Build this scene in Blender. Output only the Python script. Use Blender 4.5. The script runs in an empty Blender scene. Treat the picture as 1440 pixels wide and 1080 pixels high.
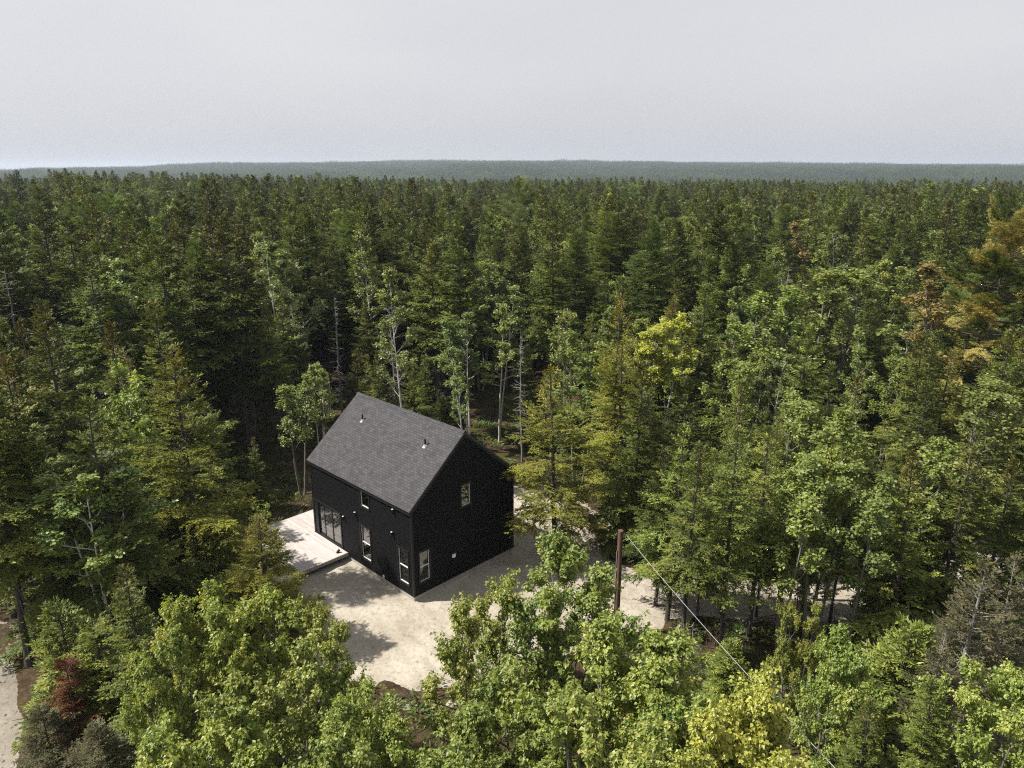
import bpy, math, random
import numpy as np
from mathutils import Vector, Matrix
R_ = math.radians
scene = bpy.context.scene
C = bpy.data.collections.new('scene'); scene.collection.children.link(C)

# ------------------------------------------------------------------ camera
CAMH, PIT, FPX = 21.56, R_(16.48), 1019.4
cd = bpy.data.cameras.new('camera'); cam = bpy.data.objects.new('camera', cd); C.objects.link(cam)
cam.location = (0, 0, CAMH); cam.rotation_euler = (R_(90) - PIT, 0, 0)
cd.sensor_width = 36; cd.lens = 36 * FPX / 1440; cd.clip_start = 0.1; cd.clip_end = 20000
scene.camera = cam
# ------------------------------------------------------------------ world and sun
SUN_EL, SUN_AZ = R_(52), R_(178)          # the light comes from -x
w = bpy.data.worlds.new('World'); scene.world = w; w.use_nodes = True
nt = w.node_tree; nt.nodes.clear(); N = nt.nodes.new; LK = nt.links.new
out = N('ShaderNodeOutputWorld'); bg = N('ShaderNodeBackground'); sky = N('ShaderNodeTexSky')
sky.sky_type = 'NISHITA'; sky.sun_disc = False; sky.sun_elevation = SUN_EL; sky.sun_rotation = R_(-94)
sky.air_density = 1.0; sky.dust_density = 3.0; sky.ozone_density = 1.0
hs = N('ShaderNodeHueSaturation'); hs.inputs['Saturation'].default_value = 0.10
mxs = N('ShaderNodeMix'); mxs.data_type = 'RGBA'; mxs.inputs['Factor'].default_value = 0.66
# thin high haze layer: pale grey veil, faintly mottled
tcw = N('ShaderNodeTexCoord'); nzw = N('ShaderNodeTexNoise'); mpw = N('ShaderNodeMapping')
mpw.inputs['Scale'].default_value = (1, 1, 3.2); nzw.inputs['Scale'].default_value = 1.9; nzw.inputs['Detail'].default_value = 5
rw = N('ShaderNodeValToRGB'); rw.color_ramp.elements[0].position = 0.3; rw.color_ramp.elements[1].position = 0.75
rw.color_ramp.elements[0].color = (7.3, 7.4, 7.95, 1); rw.color_ramp.elements[1].color = (8.5, 8.5, 8.8, 1)
LK(tcw.outputs['Generated'], mpw.inputs[0]); LK(mpw.outputs[0], nzw.inputs['Vector']); LK(nzw.outputs['Fac'], rw.inputs[0])
LK(sky.outputs[0], hs.inputs['Color']); LK(hs.outputs[0], mxs.inputs[6]); LK(rw.outputs[0], mxs.inputs[7])
LK(mxs.outputs[2], bg.inputs[0]); bg.inputs[1].default_value = 0.064
LK(bg.outputs[0], out.inputs[0])
sl = bpy.data.lights.new('sun', 'SUN'); sl.energy = 5.0; sl.angle = R_(0.8); sl.color = (1.0, 0.94, 0.84)
so = bpy.data.objects.new('sun', sl); C.objects.link(so)
ld = Vector((math.cos(R_(4)) * math.cos(SUN_EL), math.sin(R_(4)) * math.cos(SUN_EL), -math.sin(SUN_EL)))
so.rotation_euler = ld.to_track_quat('-Z', 'Y').to_euler(); so.location = (-60, 0, 90)
scene.view_settings.view_transform = 'Standard'; scene.view_settings.look = 'None'
scene.view_settings.exposure = 0.75; scene.view_settings.gamma = 1.0
cy = scene.cycles
cy.max_bounces = 6; cy.diffuse_bounces = 3; cy.glossy_bounces = 2; cy.transmission_bounces = 3
cy.transparent_max_bounces = 8; cy.volume_bounces = 0; cy.caustics_reflective = False; cy.caustics_refractive = False
cy.filter_width = 1.15; cy.use_denoising = False; cy.denoiser = 'OPENIMAGEDENOISE'; cy.denoising_input_passes = 'RGB_ALBEDO_NORMAL'; cy.denoising_prefilter = 'ACCURATE'

# ------------------------------------------------------------------ helpers
def pix_ray(px, py):
    a = (px - 720) / FPX; b = -(py - 540) / FPX
    return np.array([a, math.cos(PIT) + b * math.sin(PIT), -math.sin(PIT) + b * math.cos(PIT)])
def at(px, py, z=0.0):
    d = pix_ray(px, py); t = (z - CAMH) / d[2]; return float(d[0] * t), float(d[1] * t)
def proj(x, y, z):
    d = y * math.cos(PIT) + (CAMH - z) * math.sin(PIT); up = (z - CAMH) * math.cos(PIT) + y * math.sin(PIT)
    return 720 + FPX * x / d, 540 - FPX * up / d

def tag(o, label=None, cat=None, group=None, kind=None):
    if label: o['label'] = label
    if cat: o['category'] = cat
    if group: o['group'] = group
    if kind: o['kind'] = kind
    return o
def empty(name, loc, rz=0.0):
    o = bpy.data.objects.new(name, None); C.objects.link(o); o.location = loc; o.rotation_euler = (0, 0, rz)
    o.empty_display_size = 0.5
    return o

class MB:
    """collects verts, faces (lists of arrays), per-face material and per-face tone"""
    def __init__(s): s.v = []; s.f = []; s.n = 0
    def add(s, verts, faces, mat=0, tone=0.5, smooth=False):
        verts = np.asarray(verts, float).reshape(-1, 3); faces = np.asarray(faces, int)
        nf = len(faces)
        s.v.append(verts); s.f.append((faces + s.n, np.full(nf, mat), np.broadcast_to(np.asarray(tone, float), (nf,)).copy(), smooth)); s.n += len(verts)
    def box(s, lo, hi, mat=0, M=None, tone=0.5):
        x0, y0, z0 = lo; x1, y1, z1 = hi
        v = np.array([(x0,y0,z0),(x1,y0,z0),(x1,y1,z0),(x0,y1,z0),(x0,y0,z1),(x1,y0,z1),(x1,y1,z1),(x0,y1,z1)], float)
        if M is not None: v = (np.array(M)[:3,:3] @ v.T).T + np.array(M)[:3,3]
        s.add(v, [(0,3,2,1),(4,5,6,7),(0,1,5,4),(1,2,6,5),(2,3,7,6),(3,0,4,7)], mat, tone)
    def tubes(s, P, Rr, sides=5, mat=0, tone=0.5, cap=True):
        """P (n,k,3) centre lines, Rr (n,k) radii"""
        P = np.asarray(P, float); Rr = np.asarray(Rr, float); n, k, _ = P.shape
        T = np.gradient(P, axis=1); T /= np.linalg.norm(T, axis=2, keepdims=True) + 1e-9
        ref = np.zeros_like(T); m = np.abs(T[..., 2]) < 0.9
        ref[..., 2] = m; ref[..., 0] = ~m
        # one reference per tube keeps it untwisted
        ref = np.repeat(ref[:, :1], k, axis=1)
        A = np.cross(T, ref); A /= np.linalg.norm(A, axis=2, keepdims=True) + 1e-9; B = np.cross(T, A)
        th = np.arange(sides) * 2 * np.pi / sides
        V = P[:, :, None] + Rr[:, :, None, None] * (np.cos(th)[None, None, :, None] * A[:, :, None] + np.sin(th)[None, None, :, None] * B[:, :, None])
        base = (np.arange(n) * k * sides)[:, None, None] + (np.arange(k - 1) * sides)[None, :, None]
        i = np.arange(sides)[None, None, :]; j = (i + 1) % sides
        F = np.stack([base + i, base + j, base + j + sides, base + i + sides], -1).reshape(-1, 4)
        s.add(V.reshape(-1, 3), F, mat, tone, True)
    def mesh(s, name, mats):
        me = bpy.data.meshes.new(name)
        V = np.concatenate(s.v) if s.v else np.zeros((0, 3))
        me.vertices.add(len(V)); me.vertices.foreach_set('co', V.ravel())
        tot = np.concatenate([np.full(len(f), f.shape[1]) for f, *_ in s.f]); loops = np.concatenate([f.ravel() for f, *_ in s.f])
        me.loops.add(len(loops)); me.loops.foreach_set('vertex_index', loops)
        me.polygons.add(len(tot)); st = np.concatenate([[0], np.cumsum(tot)[:-1]])
        me.polygons.foreach_set('loop_start', st); me.polygons.foreach_set('loop_total', tot)
        me.polygons.foreach_set('material_index', np.concatenate([m for _, m, _, _ in s.f]))
        me.polygons.foreach_set('use_smooth', np.concatenate([np.full(len(f), sm) for f, _, _, sm in s.f]))
        a = me.attributes.new('tone', 'FLOAT', 'FACE'); a.data.foreach_set('value', np.concatenate([t for _, _, t, _ in s.f]))
        for m in mats: me.materials.append(m)
        me.update(calc_edges=True)
        return me
    def build(s, name, mats, parent=None):
        if not isinstance(mats, (list, tuple)): mats = [mats]
        o = bpy.data.objects.new(name, s.mesh(name, mats)); C.objects.link(o); o.parent = parent
        return o

def mat(name):
    m = bpy.data.materials.new(name); m.use_nodes = True; m.node_tree.nodes.clear(); return m, m.node_tree.nodes.new, m.node_tree.links.new
def ramp(n, stops, interp='LINEAR'):
    r = n('ShaderNodeValToRGB'); cr = r.color_ramp; cr.interpolation = interp
    while len(cr.elements) > 1: cr.elements.remove(cr.elements[-1])
    cr.elements[0].position = stops[0][0]; cr.elements[0].color = (*stops[0][1], 1)
    for p, c in stops[1:]:
        e = cr.elements.new(p); e.color = (*c, 1)
    return r
def foliage(name, cols, trans=0.30, gloss=0.018, hv=0.03, vv=0.35, rough=0.5):
    """tone attribute (one value per leaf) picks the pigment; each tree varies a little"""
    m, n, l = mat(name)
    at_ = n('ShaderNodeAttribute'); at_.attribute_name = 'tone'
    r = ramp(n, [(i / (len(cols) - 1), c) for i, c in enumerate(cols)])
    l(at_.outputs['Fac'], r.inputs[0])
    oi = n('ShaderNodeObjectInfo'); h = n('ShaderNodeHueSaturation')
    mh = n('ShaderNodeMapRange'); mh.inputs[3].default_value = 0.5 - hv; mh.inputs[4].default_value = 0.5 + hv
    mv = n('ShaderNodeMapRange'); mv.inputs[3].default_value = 1 - vv; mv.inputs[4].default_value = 1 + vv
    wn = n('ShaderNodeTexWhiteNoise'); wn.noise_dimensions = '1D'
    l(oi.outputs['Random'], wn.inputs['W']); l(wn.outputs['Value'], mv.inputs[0]); l(oi.outputs['Random'], mh.inputs[0])
    l(mh.outputs[0], h.inputs['Hue']); l(mv.outputs[0], h.inputs['Value']); l(r.outputs[0], h.inputs['Color'])
    d = n('ShaderNodeBsdfDiffuse'); t = n('ShaderNodeBsdfTranslucent'); g = n('ShaderNodeBsdfGlossy'); g.inputs['Roughness'].default_value = rough
    tc = n('ShaderNodeHueSaturation'); tc.inputs['Hue'].default_value = 0.492; tc.inputs['Saturation'].default_value = 1.15; tc.inputs['Value'].default_value = 1.5
    l(h.outputs[0], d.inputs[0]); l(h.outputs[0], tc.inputs['Color']); l(tc.outputs[0], t.inputs[0]); g.inputs[0].default_value = (0.9, 0.93, 0.95, 1)
    m1 = n('ShaderNodeMixShader'); m1.inputs[0].default_value = trans; l(d.outputs[0], m1.inputs[1]); l(t.outputs[0], m1.inputs[2])
    m2 = n('ShaderNodeMixShader'); m2.inputs[0].default_value = gloss; l(m1.outputs[0], m2.inputs[1]); l(g.outputs[0], m2.inputs[2])
    o = n('ShaderNodeOutputMaterial'); l(m2.outputs[0], o.inputs[0]); return m
def simple(name, col, rough=0.8, metal=0.0, spec=0.3, var=0.0, scale=6.0, bump=0.0, col2=None, stretch=None):
    m, n, l = mat(name); b = n('ShaderNodeBsdfPrincipled'); o = n('ShaderNodeOutputMaterial'); l(b.outputs[0], o.inputs[0])
    b.inputs['Roughness'].default_value = rough; b.inputs['Metallic'].default_value = metal; b.inputs['Specular IOR Level'].default_value = spec
    b.inputs['Base Color'].default_value = (*col, 1)
    if var or bump or col2:
        tc = n('ShaderNodeTexCoord'); mp = n('ShaderNodeMapping'); l(tc.outputs['Object'], mp.inputs[0])
        if stretch: mp.inputs['Scale'].default_value = stretch
        nz = n('ShaderNodeTexNoise'); nz.inputs['Scale'].default_value = scale; nz.inputs['Detail'].default_value = 6; nz.inputs['Roughness'].default_value = 0.65
        l(mp.outputs[0], nz.inputs['Vector'])
        c2 = col2 or tuple(c * (1 + var) for c in col); c1 = col if col2 else tuple(c * (1 - var) for c in col)
        r = ramp(n, [(0.32, c1), (0.68, c2)]); l(nz.outputs['Fac'], r.inputs[0]); l(r.outputs[0], b.inputs['Base Color'])
        if bump:
            bp = n('ShaderNodeBump'); bp.inputs['Strength'].default_value = bump; bp.inputs['Distance'].default_value = 0.03
            l(nz.outputs['Fac'], bp.inputs['Height']); l(bp.outputs[0], b.inputs['Normal'])
    return m

M = {}
M['spruce'] = foliage('spruce needles', [(0.038, 0.058, 0.014), (0.105, 0.135, 0.028), (0.225, 0.25, 0.052)], trans=0.14, hv=0.012, vv=0.48)
M['spruce_olive'] = foliage('olive spruce needles', [(0.080, 0.096, 0.016), (0.175, 0.190, 0.032), (0.32, 0.31, 0.058)], trans=0.25, hv=0.012, vv=0.15)
M['spruce_cone'] = foliage('cone brown', [(0.075, 0.055, 0.018), (0.14, 0.090, 0.028)], trans=0.1, hv=0.01, vv=0.2)
M['pine'] = foliage('pine needles', [(0.060, 0.088, 0.020), (0.105, 0.142, 0.032), (0.17, 0.205, 0.05)], trans=0.25, hv=0.012, vv=0.25)
M['pine_gold'] = foliage('golden pine needles', [(0.17, 0.16, 0.045), (0.34, 0.30, 0.09), (0.50, 0.44, 0.15)], trans=0.22, hv=0.004, vv=0.1)
M['rust'] = foliage('rust needles', [(0.075, 0.034, 0.016), (0.15, 0.064, 0.030), (0.20, 0.095, 0.045)], trans=0.2, hv=0.01, vv=0.1)
M['grey_needles'] = foliage('withered needles', [(0.055, 0.072, 0.026), (0.11, 0.105, 0.050), (0.18, 0.155, 0.09)], trans=0.15, hv=0.01, vv=0.15)
M['maple'] = foliage('maple leaves', [(0.10, 0.155, 0.022), (0.185, 0.245, 0.036), (0.29, 0.325, 0.060), (0.42, 0.40, 0.11)], trans=0.40, gloss=0.04, hv=0.012, vv=0.14)
M['spruce_far_shaded'] = foliage('far needles', [(0.016, 0.028, 0.010), (0.036, 0.052, 0.018), (0.066, 0.084, 0.026)], trans=0.1, hv=0.01, vv=0.4)  # pigment darkened to stand in for self-shadow the patch trees lack
M['wood_far_shaded'] = foliage('far hardwood leaves', [(0.032, 0.052, 0.018), (0.055, 0.082, 0.028), (0.090, 0.120, 0.042)], trans=0.25, hv=0.012, vv=0.25)  # missing crown self-shadow is painted into this darker leaf colour too
M['wood_maple'] = foliage('woodland maple leaves', [(0.095, 0.135, 0.026), (0.180, 0.222, 0.046), (0.30, 0.325, 0.080)], trans=0.34, hv=0.012, vv=0.25, gloss=0.04)
M['maple_lime'] = foliage('lime leaves', [(0.20, 0.24, 0.030), (0.34, 0.37, 0.050), (0.50, 0.48, 0.09)], trans=0.4, gloss=0.05, hv=0.008, vv=0.1)
M['maple_gold'] = foliage('amber leaves', [(0.13, 0.10, 0.032), (0.23, 0.175, 0.055), (0.31, 0.245, 0.085)], trans=0.3, gloss=0.03, hv=0.004, vv=0.1)
M['birch'] = foliage('birch leaves', [(0.088, 0.130, 0.028), (0.170, 0.218, 0.046), (0.28, 0.32, 0.082)], trans=0.36, gloss=0.05, hv=0.014, vv=0.2)
M['bark'] = simple('spruce bark', (0.060, 0.050, 0.042), 0.95, var=0.45, scale=9, bump=0.6, stretch=(1, 1, 0.3))
M['bark_grey'] = simple('grey dead wood', (0.20, 0.185, 0.17), 0.95, var=0.35, scale=8, bump=0.4, stretch=(1, 1, 0.3))
M['bark_maple'] = simple('maple bark', (0.15, 0.14, 0.12), 0.95, var=0.35, scale=6, bump=0.4, stretch=(1, 1, 0.4))
M['bark_birch'] = simple('white bark', (0.42, 0.41, 0.38), 0.85, col2=(0.58, 0.56, 0.52), scale=5, bump=0.2, stretch=(1, 1, 2.5))

# ------------------------------------------------------------------ tree generators
def nrm(a): return a / (np.linalg.norm(a, axis=-1, keepdims=True) + 1e-9)

def blades(mb, P, D, Nn, L, W, tone, mat=0):
    """one thin kite per blade: base P, direction D, facing Nn"""
    S = nrm(np.cross(D, Nn)); L = L[:, None]; W = W[:, None]
    a = P; b = P + D * L * 0.45 + S * W * 0.5; c = P + D * L; d = P + D * L * 0.4 - S * W * 0.5
    V = np.stack([a, b, c, d], 1).reshape(-1, 3); n = len(P)
    F = (np.arange(n) * 4)[:, None] + np.array([[0, 1, 2, 3]])
    mb.add(V, F.reshape(-1, 4), mat, tone)

def conifer(seed, H=14, R=2.2, clear=0.2, whorl=0.30, per=5, step=0.10, blade=0.15, bw=0.042, twigstep=0.14, droop=0.35, up=0.25,
            profile='cone', cones=0.0, dead=0.6, inner=0.12, gap=0.12, lean=0.0, trunk_r=None, ragged=0.3, gold=0.0, topspike=0.6):
    rng = np.random.default_rng(seed)
    crown = MB(); wood = MB()
    tr = trunk_r or H * 0.0085 + 0.02
    # trunk
    k = 14; tz = np.linspace(0, 1, k); wob = np.cumsum(rng.normal(0, 0.03, (k, 2)), axis=0) * (H / 14); wob -= wob[0]
    TP = np.stack([wob[:, 0] + lean * tz * H, wob[:, 1], tz * H], 1); TP[0, 2] = -0.3
    TR = tr * (1 - tz) ** 0.8 + 0.012; TR[0] *= 1.35
    wood.tubes(TP[None], TR[None], 8, 0)
    def tpos(z): return np.stack([np.interp(z, TP[:, 2], TP[:, 0]), np.interp(z, TP[:, 2], TP[:, 1]), z], -1)
    # live branches
    zs = []; z = H * clear
    while z < H - 0.12:
        for _ in range(max(2, int(per + rng.integers(-1, 2)))): zs.append(z + rng.normal(0, whorl * 0.16))
        z += whorl * (0.7 + 0.6 * rng.random()) * (1.0 - 0.35 * (z / H))
    zs = np.clip(np.array(zs), H * clear * 0.8, H - 0.08); n = len(zs)
    t = (zs - H * clear) / (H * (1 - clear)); t = np.clip(t, 0, 1)
    az = rng.random(n) * 2 * np.pi
    if profile == 'cone': pr = (1 - t) ** 1.05 * np.minimum(1, 0.62 + t * 2.2) * 1.12
    elif profile == 'column': pr = (1 - t ** 2.2) * np.minimum(1, 0.6 + t * 1.6)
    else: pr = np.sqrt(np.clip(1 - (t * 1.0) ** 2.2, 0, 1)) * np.minimum(1, 0.45 + t * 1.5)      # pine: broad top
    lob = 1 + 0.22 * np.sin(az * 2 + rng.random() * 6 + t * 9) + 0.14 * np.sin(az * 3 + t * 17 + rng.random() * 6)
    L = R * pr * lob * (1 - ragged + 2 * ragged * rng.random(n)) + 0.16 + 0.10 * rng.random(n)
    keep = rng.random(n) > gap; zs, t, az, L = zs[keep], t[keep], az[keep], L[keep]; n = len(zs)
    el = np.radians(np.interp(t, [0, 0.35, 0.75, 1], [-14, -4, 14, 46]) + rng.normal(0, 7, n))
    h = np.stack([np.cos(az), np.sin(az), np.zeros(n)], 1)
    kb = 7; s = np.linspace(0, 1, kb)
    zc = np.sin(el)[:, None] * s - droop * (1 - t)[:, None] * s ** 1.6 * 0.6 + up * s ** 3 * 0.6
    xc = np.cos(el)[:, None] * s * (1 - 0.05 * s)
    side = np.stack([-h[:, 1], h[:, 0], np.zeros(n)], 1); bend = rng.normal(0, 0.12, n)
    P0 = tpos(zs)
    BP = P0[:, None] + L[:, None, None] * (h[:, None] * xc[..., None] + np.array([0, 0, 1.0]) * zc[..., None] + side[:, None] * (bend[:, None] * s ** 2)[..., None])
    BR = (0.010 + 0.008 * L)[:, None] * (1 - 0.85 * s)
    wood.tubes(BP, BR, 3, 1)
    # twigs, on both sides
    tw_o, tw_d, tw_l, tw_t, tw_up = [], [], [], [], []
    def bp(i, q):
        x = q * (kb - 1); a = np.minimum(x.astype(int), kb - 2); fr = (x - a)[:, None]
        return BP[i, a] * (1 - fr) + BP[i, a + 1] * fr, nrm(BP[i, a + 1] - BP[i, a])
    cnt = np.maximum(2, (L * (1 - inner) / twigstep).astype(int)) * 2
    bi = np.repeat(np.arange(n), cnt); q = inner + (1 - inner) * rng.random(len(bi)) ** 0.85
    o, d = bp(bi, q); sgn = np.where(rng.random(len(bi)) < 0.5, -1.0, 1.0)
    upv = nrm(np.array([0, 0, 1.0]) - d * d[:, 2:3]); sd = np.cross(d, upv) * sgn[:, None]
    an = np.radians(rng.uniform(28, 68, len(bi)))
    td = nrm(d * np.cos(an)[:, None] + sd * np.sin(an)[:, None] + upv * rng.normal(-0.08, 0.13, len(bi))[:, None])
    tl = (0.46 * L[bi] * (1 - q) ** 0.75 * np.minimum(1, 0.5 + q * 2) + 0.14) * rng.uniform(0.6, 1.25, len(bi))
    # the leader of each branch is a twig too
    o2, d2 = bp(np.arange(n), np.full(n, 0.72)); o = np.concatenate([o, o2]); td = np.concatenate([td, d2]); tl = np.concatenate([tl, 0.36 * L + 0.1])
    upv = np.concatenate([upv, np.tile([0, 0, 1.0], (n, 1))]); ti = np.concatenate([bi, np.arange(n)])
    # top leader
    m = int(6 * topspike) + 2; o = np.concatenate([o, tpos(np.linspace(H - 0.7, H - 0.1, m))]); td = np.concatenate([td, np.tile([0, 0, 1.0], (m, 1)) + rng.normal(0, 0.3, (m, 3))]); td = nrm(td)
    tl = np.concatenate([tl, np.full(m, 0.35)]); upv = np.concatenate([upv, np.tile([1.0, 0, 0], (m, 1))]); ti = np.concatenate([ti, np.full(m, -1)])
    # blades along twigs
    bc = np.maximum(2, (tl / step).astype(int) * 2); wi = np.repeat(np.arange(len(tl)), bc); qq = rng.random(len(wi))
    P = o[wi] + td[wi] * (tl[wi] * qq)[:, None]; P[:, 2] -= 0.10 * (tl[wi] * qq) ** 2
    sg = np.where(rng.random(len(wi)) < 0.5, -1.0, 1.0); ss = nrm(np.cross(td[wi], upv[wi]) + 1e-6)
    an = np.radians(rng.uniform(8, 60, len(wi)))
    D = nrm(td[wi] * np.cos(an)[:, None] + ss * (np.sin(an) * sg)[:, None] + upv[wi] * rng.normal(0.0, 0.18, len(wi))[:, None])
    Nn = nrm(upv[wi] + rng.normal(0, 0.34, (len(wi), 3)))
    BL = blade * rng.uniform(0.6, 1.3, len(wi)); BW = bw * rng.uniform(0.7, 1.4, len(wi))
    btone = rng.random(n + 1)                                  # each branch has its own shade of green
    tone = np.clip(0.68 * btone[ti[wi]] + 0.34 * rng.random(len(wi)), 0, 1)
    mi = np.zeros(len(wi), int)
    if cones > 0:
        zt = P[:, 2]; pc = cones * np.clip((zt - H * (1 - 0.24)) / (H * 0.16), 0, 1); mi[(rng.random(len(wi)) < pc)] = 1
    if gold > 0:
        gb = rng.random(n + 1) < gold; mi[gb[ti[wi]]] = 1
    for k_ in (0, 1):
        q_ = mi == k_
        if q_.any(): blades(crown, P[q_], D[q_], Nn[q_], BL[q_], BW[q_], tone[q_], k_)
    # dead lower branches
    if dead > 0:
        nd = int(H * 4.5 * dead); z = rng.uniform(H * 0.06, H * (clear + 0.18), nd); a = rng.random(nd) * 2 * np.pi
        Ld = rng.uniform(0.3, 1.0, nd) * min(R * 0.75, 1.6); hh = np.stack([np.cos(a), np.sin(a), rng.uniform(-0.35, 0.15, nd)], 1)
        s4 = np.linspace(0, 1, 4); DP = tpos(z)[:, None] + Ld[:, None, None] * (hh[:, None] * s4[:, None] + np.array([0, 0, -0.25]) * (s4 ** 2)[:, None])
        wood.tubes(DP, (0.014 * (1 - 0.8 * s4))[None] * np.ones((nd, 1)), 3, 2)
        ns = nd * 4; bi = rng.integers(0, nd, ns); f = rng.uniform(0.3, 1, ns); o = DP[bi, 0] * (1 - f)[:, None] + DP[bi, 3] * f[:, None]
        dd = nrm(hh[bi] + rng.normal(0, 0.7, (ns, 3))); ls = rng.uniform(0.12, 0.45, ns)
        SP = o[:, None] + dd[:, None] * (ls[:, None] * np.array([0, 0.5, 1.0]))[..., None]
        wood.tubes(SP, np.tile([0.007, 0.005, 0.003], (ns, 1)), 3, 2)
    return crown, wood

def curve_paths(rng, o, d, L, k, lift, wig):
    """bundle of k-point paths from o along d bending up by lift"""
    n = len(o); P = [o]; dd = d.copy(); seg = (L / (k - 1))[:, None]
    for i in range(k - 1):
        P.append(P[-1] + dd * seg); dd = nrm(dd + np.array([0, 0, lift]) + rng.normal(0, wig, (n, 3)))
    return np.stack(P, 1)
def on_path(P, i, q):
    k = P.shape[1]; x = q * (k - 1); a = np.minimum(x.astype(int), k - 2); fr = (x - a)[:, None]
    return P[i, a] * (1 - fr) + P[i, a + 1] * fr, nrm(P[i, a + 1] - P[i, a])

def broadleaf(seed, H=9, R=3.0, clear=0.22, stems=1, spread=0.12, limbs=16, subs=8, shoots=5, leaves=11, leaf=0.13, leafmode='maple', shape=1.0, trunk_r=None, droopy=0.5, shootlen=0.55):
    rng = np.random.default_rng(seed); crown = MB(); wood = MB()
    a0 = rng.random() * 6.28; a = a0 + np.arange(stems) * 6.28 / max(1, stems) + rng.normal(0, 0.3, stems)
    r0 = 0.18 if stems > 1 else 0.0
    o = np.stack([r0 * np.cos(a), r0 * np.sin(a), np.full(stems, -0.2)], 1)
    hh = H * rng.uniform(0.84, 1.0, stems) if stems > 1 else np.array([H * 0.95])
    d = nrm(np.stack([spread * np.cos(a), spread * np.sin(a), np.ones(stems)], 1)); k = 12
    SP = curve_paths(rng, o, d, hh * 0.97, k, 0.06, 0.022); tr = trunk_r or (0.011 * H + 0.01) / math.sqrt(stems) * 1.15
    s = np.linspace(0, 1, k); SR = tr * (1 - 0.88 * s) ; SR = np.tile(SR, (stems, 1)); SR[:, 0] *= 1.4
    wood.tubes(SP, SR, 7, 0)
    nl = limbs * stems; si = np.repeat(np.arange(stems), limbs); q = clear + (0.97 - clear) * ((np.tile(np.arange(limbs), stems) + rng.random(nl)) / limbs)
    o, d = on_path(SP, si, q); az = np.arange(nl) * 2.4 + rng.normal(0, 0.4, nl)
    tt = (q - clear) / (1 - clear); pr = (1 - tt ** 1.7) ** 0.75 * np.minimum(1, 0.6 + 1.6 * tt) * shape
    LL = (R / (stems ** 0.35)) * 1.08 * np.maximum(pr, 0.24) * rng.uniform(0.5, 1.32, nl)
    el = np.radians(np.interp(tt, [0, 1], [26, 66]) + rng.normal(0, 8, nl)); ld_ = np.stack([np.cos(az) * np.cos(el), np.sin(az) * np.cos(el), np.sin(el)], 1)
    LP = curve_paths(rng, o, ld_, LL, 8, 0.07, 0.09)
    lr = np.minimum((0.012 + 0.012 * LL), 0.05)[:, None] * (1 - 0.82 * np.linspace(0, 1, 8)); wood.tubes(LP, lr, 5, 0)
    ns = nl * subs; li = np.repeat(np.arange(nl), subs); q = 0.22 + 0.78 * rng.random(ns) ** 0.8
    o, d = on_path(LP, li, q); rd = nrm(rng.normal(0, 1, (ns, 3)) * np.array([1, 1, 0.55])); sd = nrm(d * 1.0 + rd * 0.8 + np.array([0, 0, 0.32]))
    sl_ = LL[li] * 0.40 * (1.15 - 0.7 * q) * rng.uniform(0.6, 1.3, ns) + 0.18
    QP = curve_paths(rng, o, sd, sl_, 5, 0.10, 0.12); wood.tubes(QP, np.tile(np.linspace(0.013, 0.005, 5), (ns, 1)), 3, 0)
    nsh = ns * shoots; qi = np.repeat(np.arange(ns), shoots); q = 0.35 + 0.65 * rng.random(nsh)
    o, d = on_path(QP, qi, q); rd = nrm(rng.normal(0, 1, (nsh, 3))); sd = nrm(d * 1.1 + rd * 0.55 + np.array([0, 0, 0.34]))
    sh = shootlen * rng.uniform(0.4, 1.15, nsh); XP = curve_paths(rng, o, sd, sh, 4, 0.05, 0.12)
    wood.tubes(XP, np.tile(np.linspace(0.005, 0.002, 4), (nsh, 1)), 3, 0)
    n = nsh * leaves; xi = np.repeat(np.arange(nsh), leaves); q = 0.12 + 0.88 * rng.random(n)
    o, d = on_path(XP, xi, q)
    az = rng.random(n) * 6.283; outd = np.stack([np.cos(az), np.sin(az), rng.normal(-0.15, 0.35, n)], 1)
    D = nrm(d * 0.35 + outd + np.array([0, 0, -0.55 * droopy])); Nn = nrm(np.array([0, 0, 1.0]) + rng.normal(0, 0.5, (n, 3))); Nn = nrm(Nn - D * (Nn * D).sum(1, keepdims=True))
    S = np.cross(D, Nn); sz = (leaf * rng.uniform(0.55, 1.25, n))[:, None]; o = o + D * sz * 0.35 + rng.normal(0, 0.02, (n, 3))
    tb = rng.random(nl); tone = np.clip(0.35 * tb[li[qi[xi]]] + 0.65 * rng.random(n) ** 1.2, 0, 1)
    fold = 0.22
    if leafmode == 'maple':
        def pt(x, y, f): return o + D * sz * y + S * sz * x + Nn * sz * (abs(x) * fold - 0.25 * y * y)
        V = np.stack([pt(0, 0, 0), pt(-.44, .34, 1), pt(-.22, .62, 1), pt(0, 1.0, 0), pt(.22, .62, 1), pt(.44, .34, 1)], 1).reshape(-1, 3)
        b = (np.arange(n) * 6)[:, None]; F = np.concatenate([b + np.array([[0, 3, 2, 1]]), b + np.array([[0, 5, 4, 3]])]); tone = np.concatenate([tone, tone])
    else:
        def pt(x, y): return o + D * sz * y + S * sz * x - Nn * sz * (0.2 * y * y)
        V = np.stack([pt(0, 0), pt(-.36, .42), pt(0, 1.0), pt(.36, .42)], 1).reshape(-1, 3); F = (np.arange(n) * 4)[:, None] + np.array([[0, 1, 2, 3]])
    crown.add(V, F, 0, tone)
    return crown, wood

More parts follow.
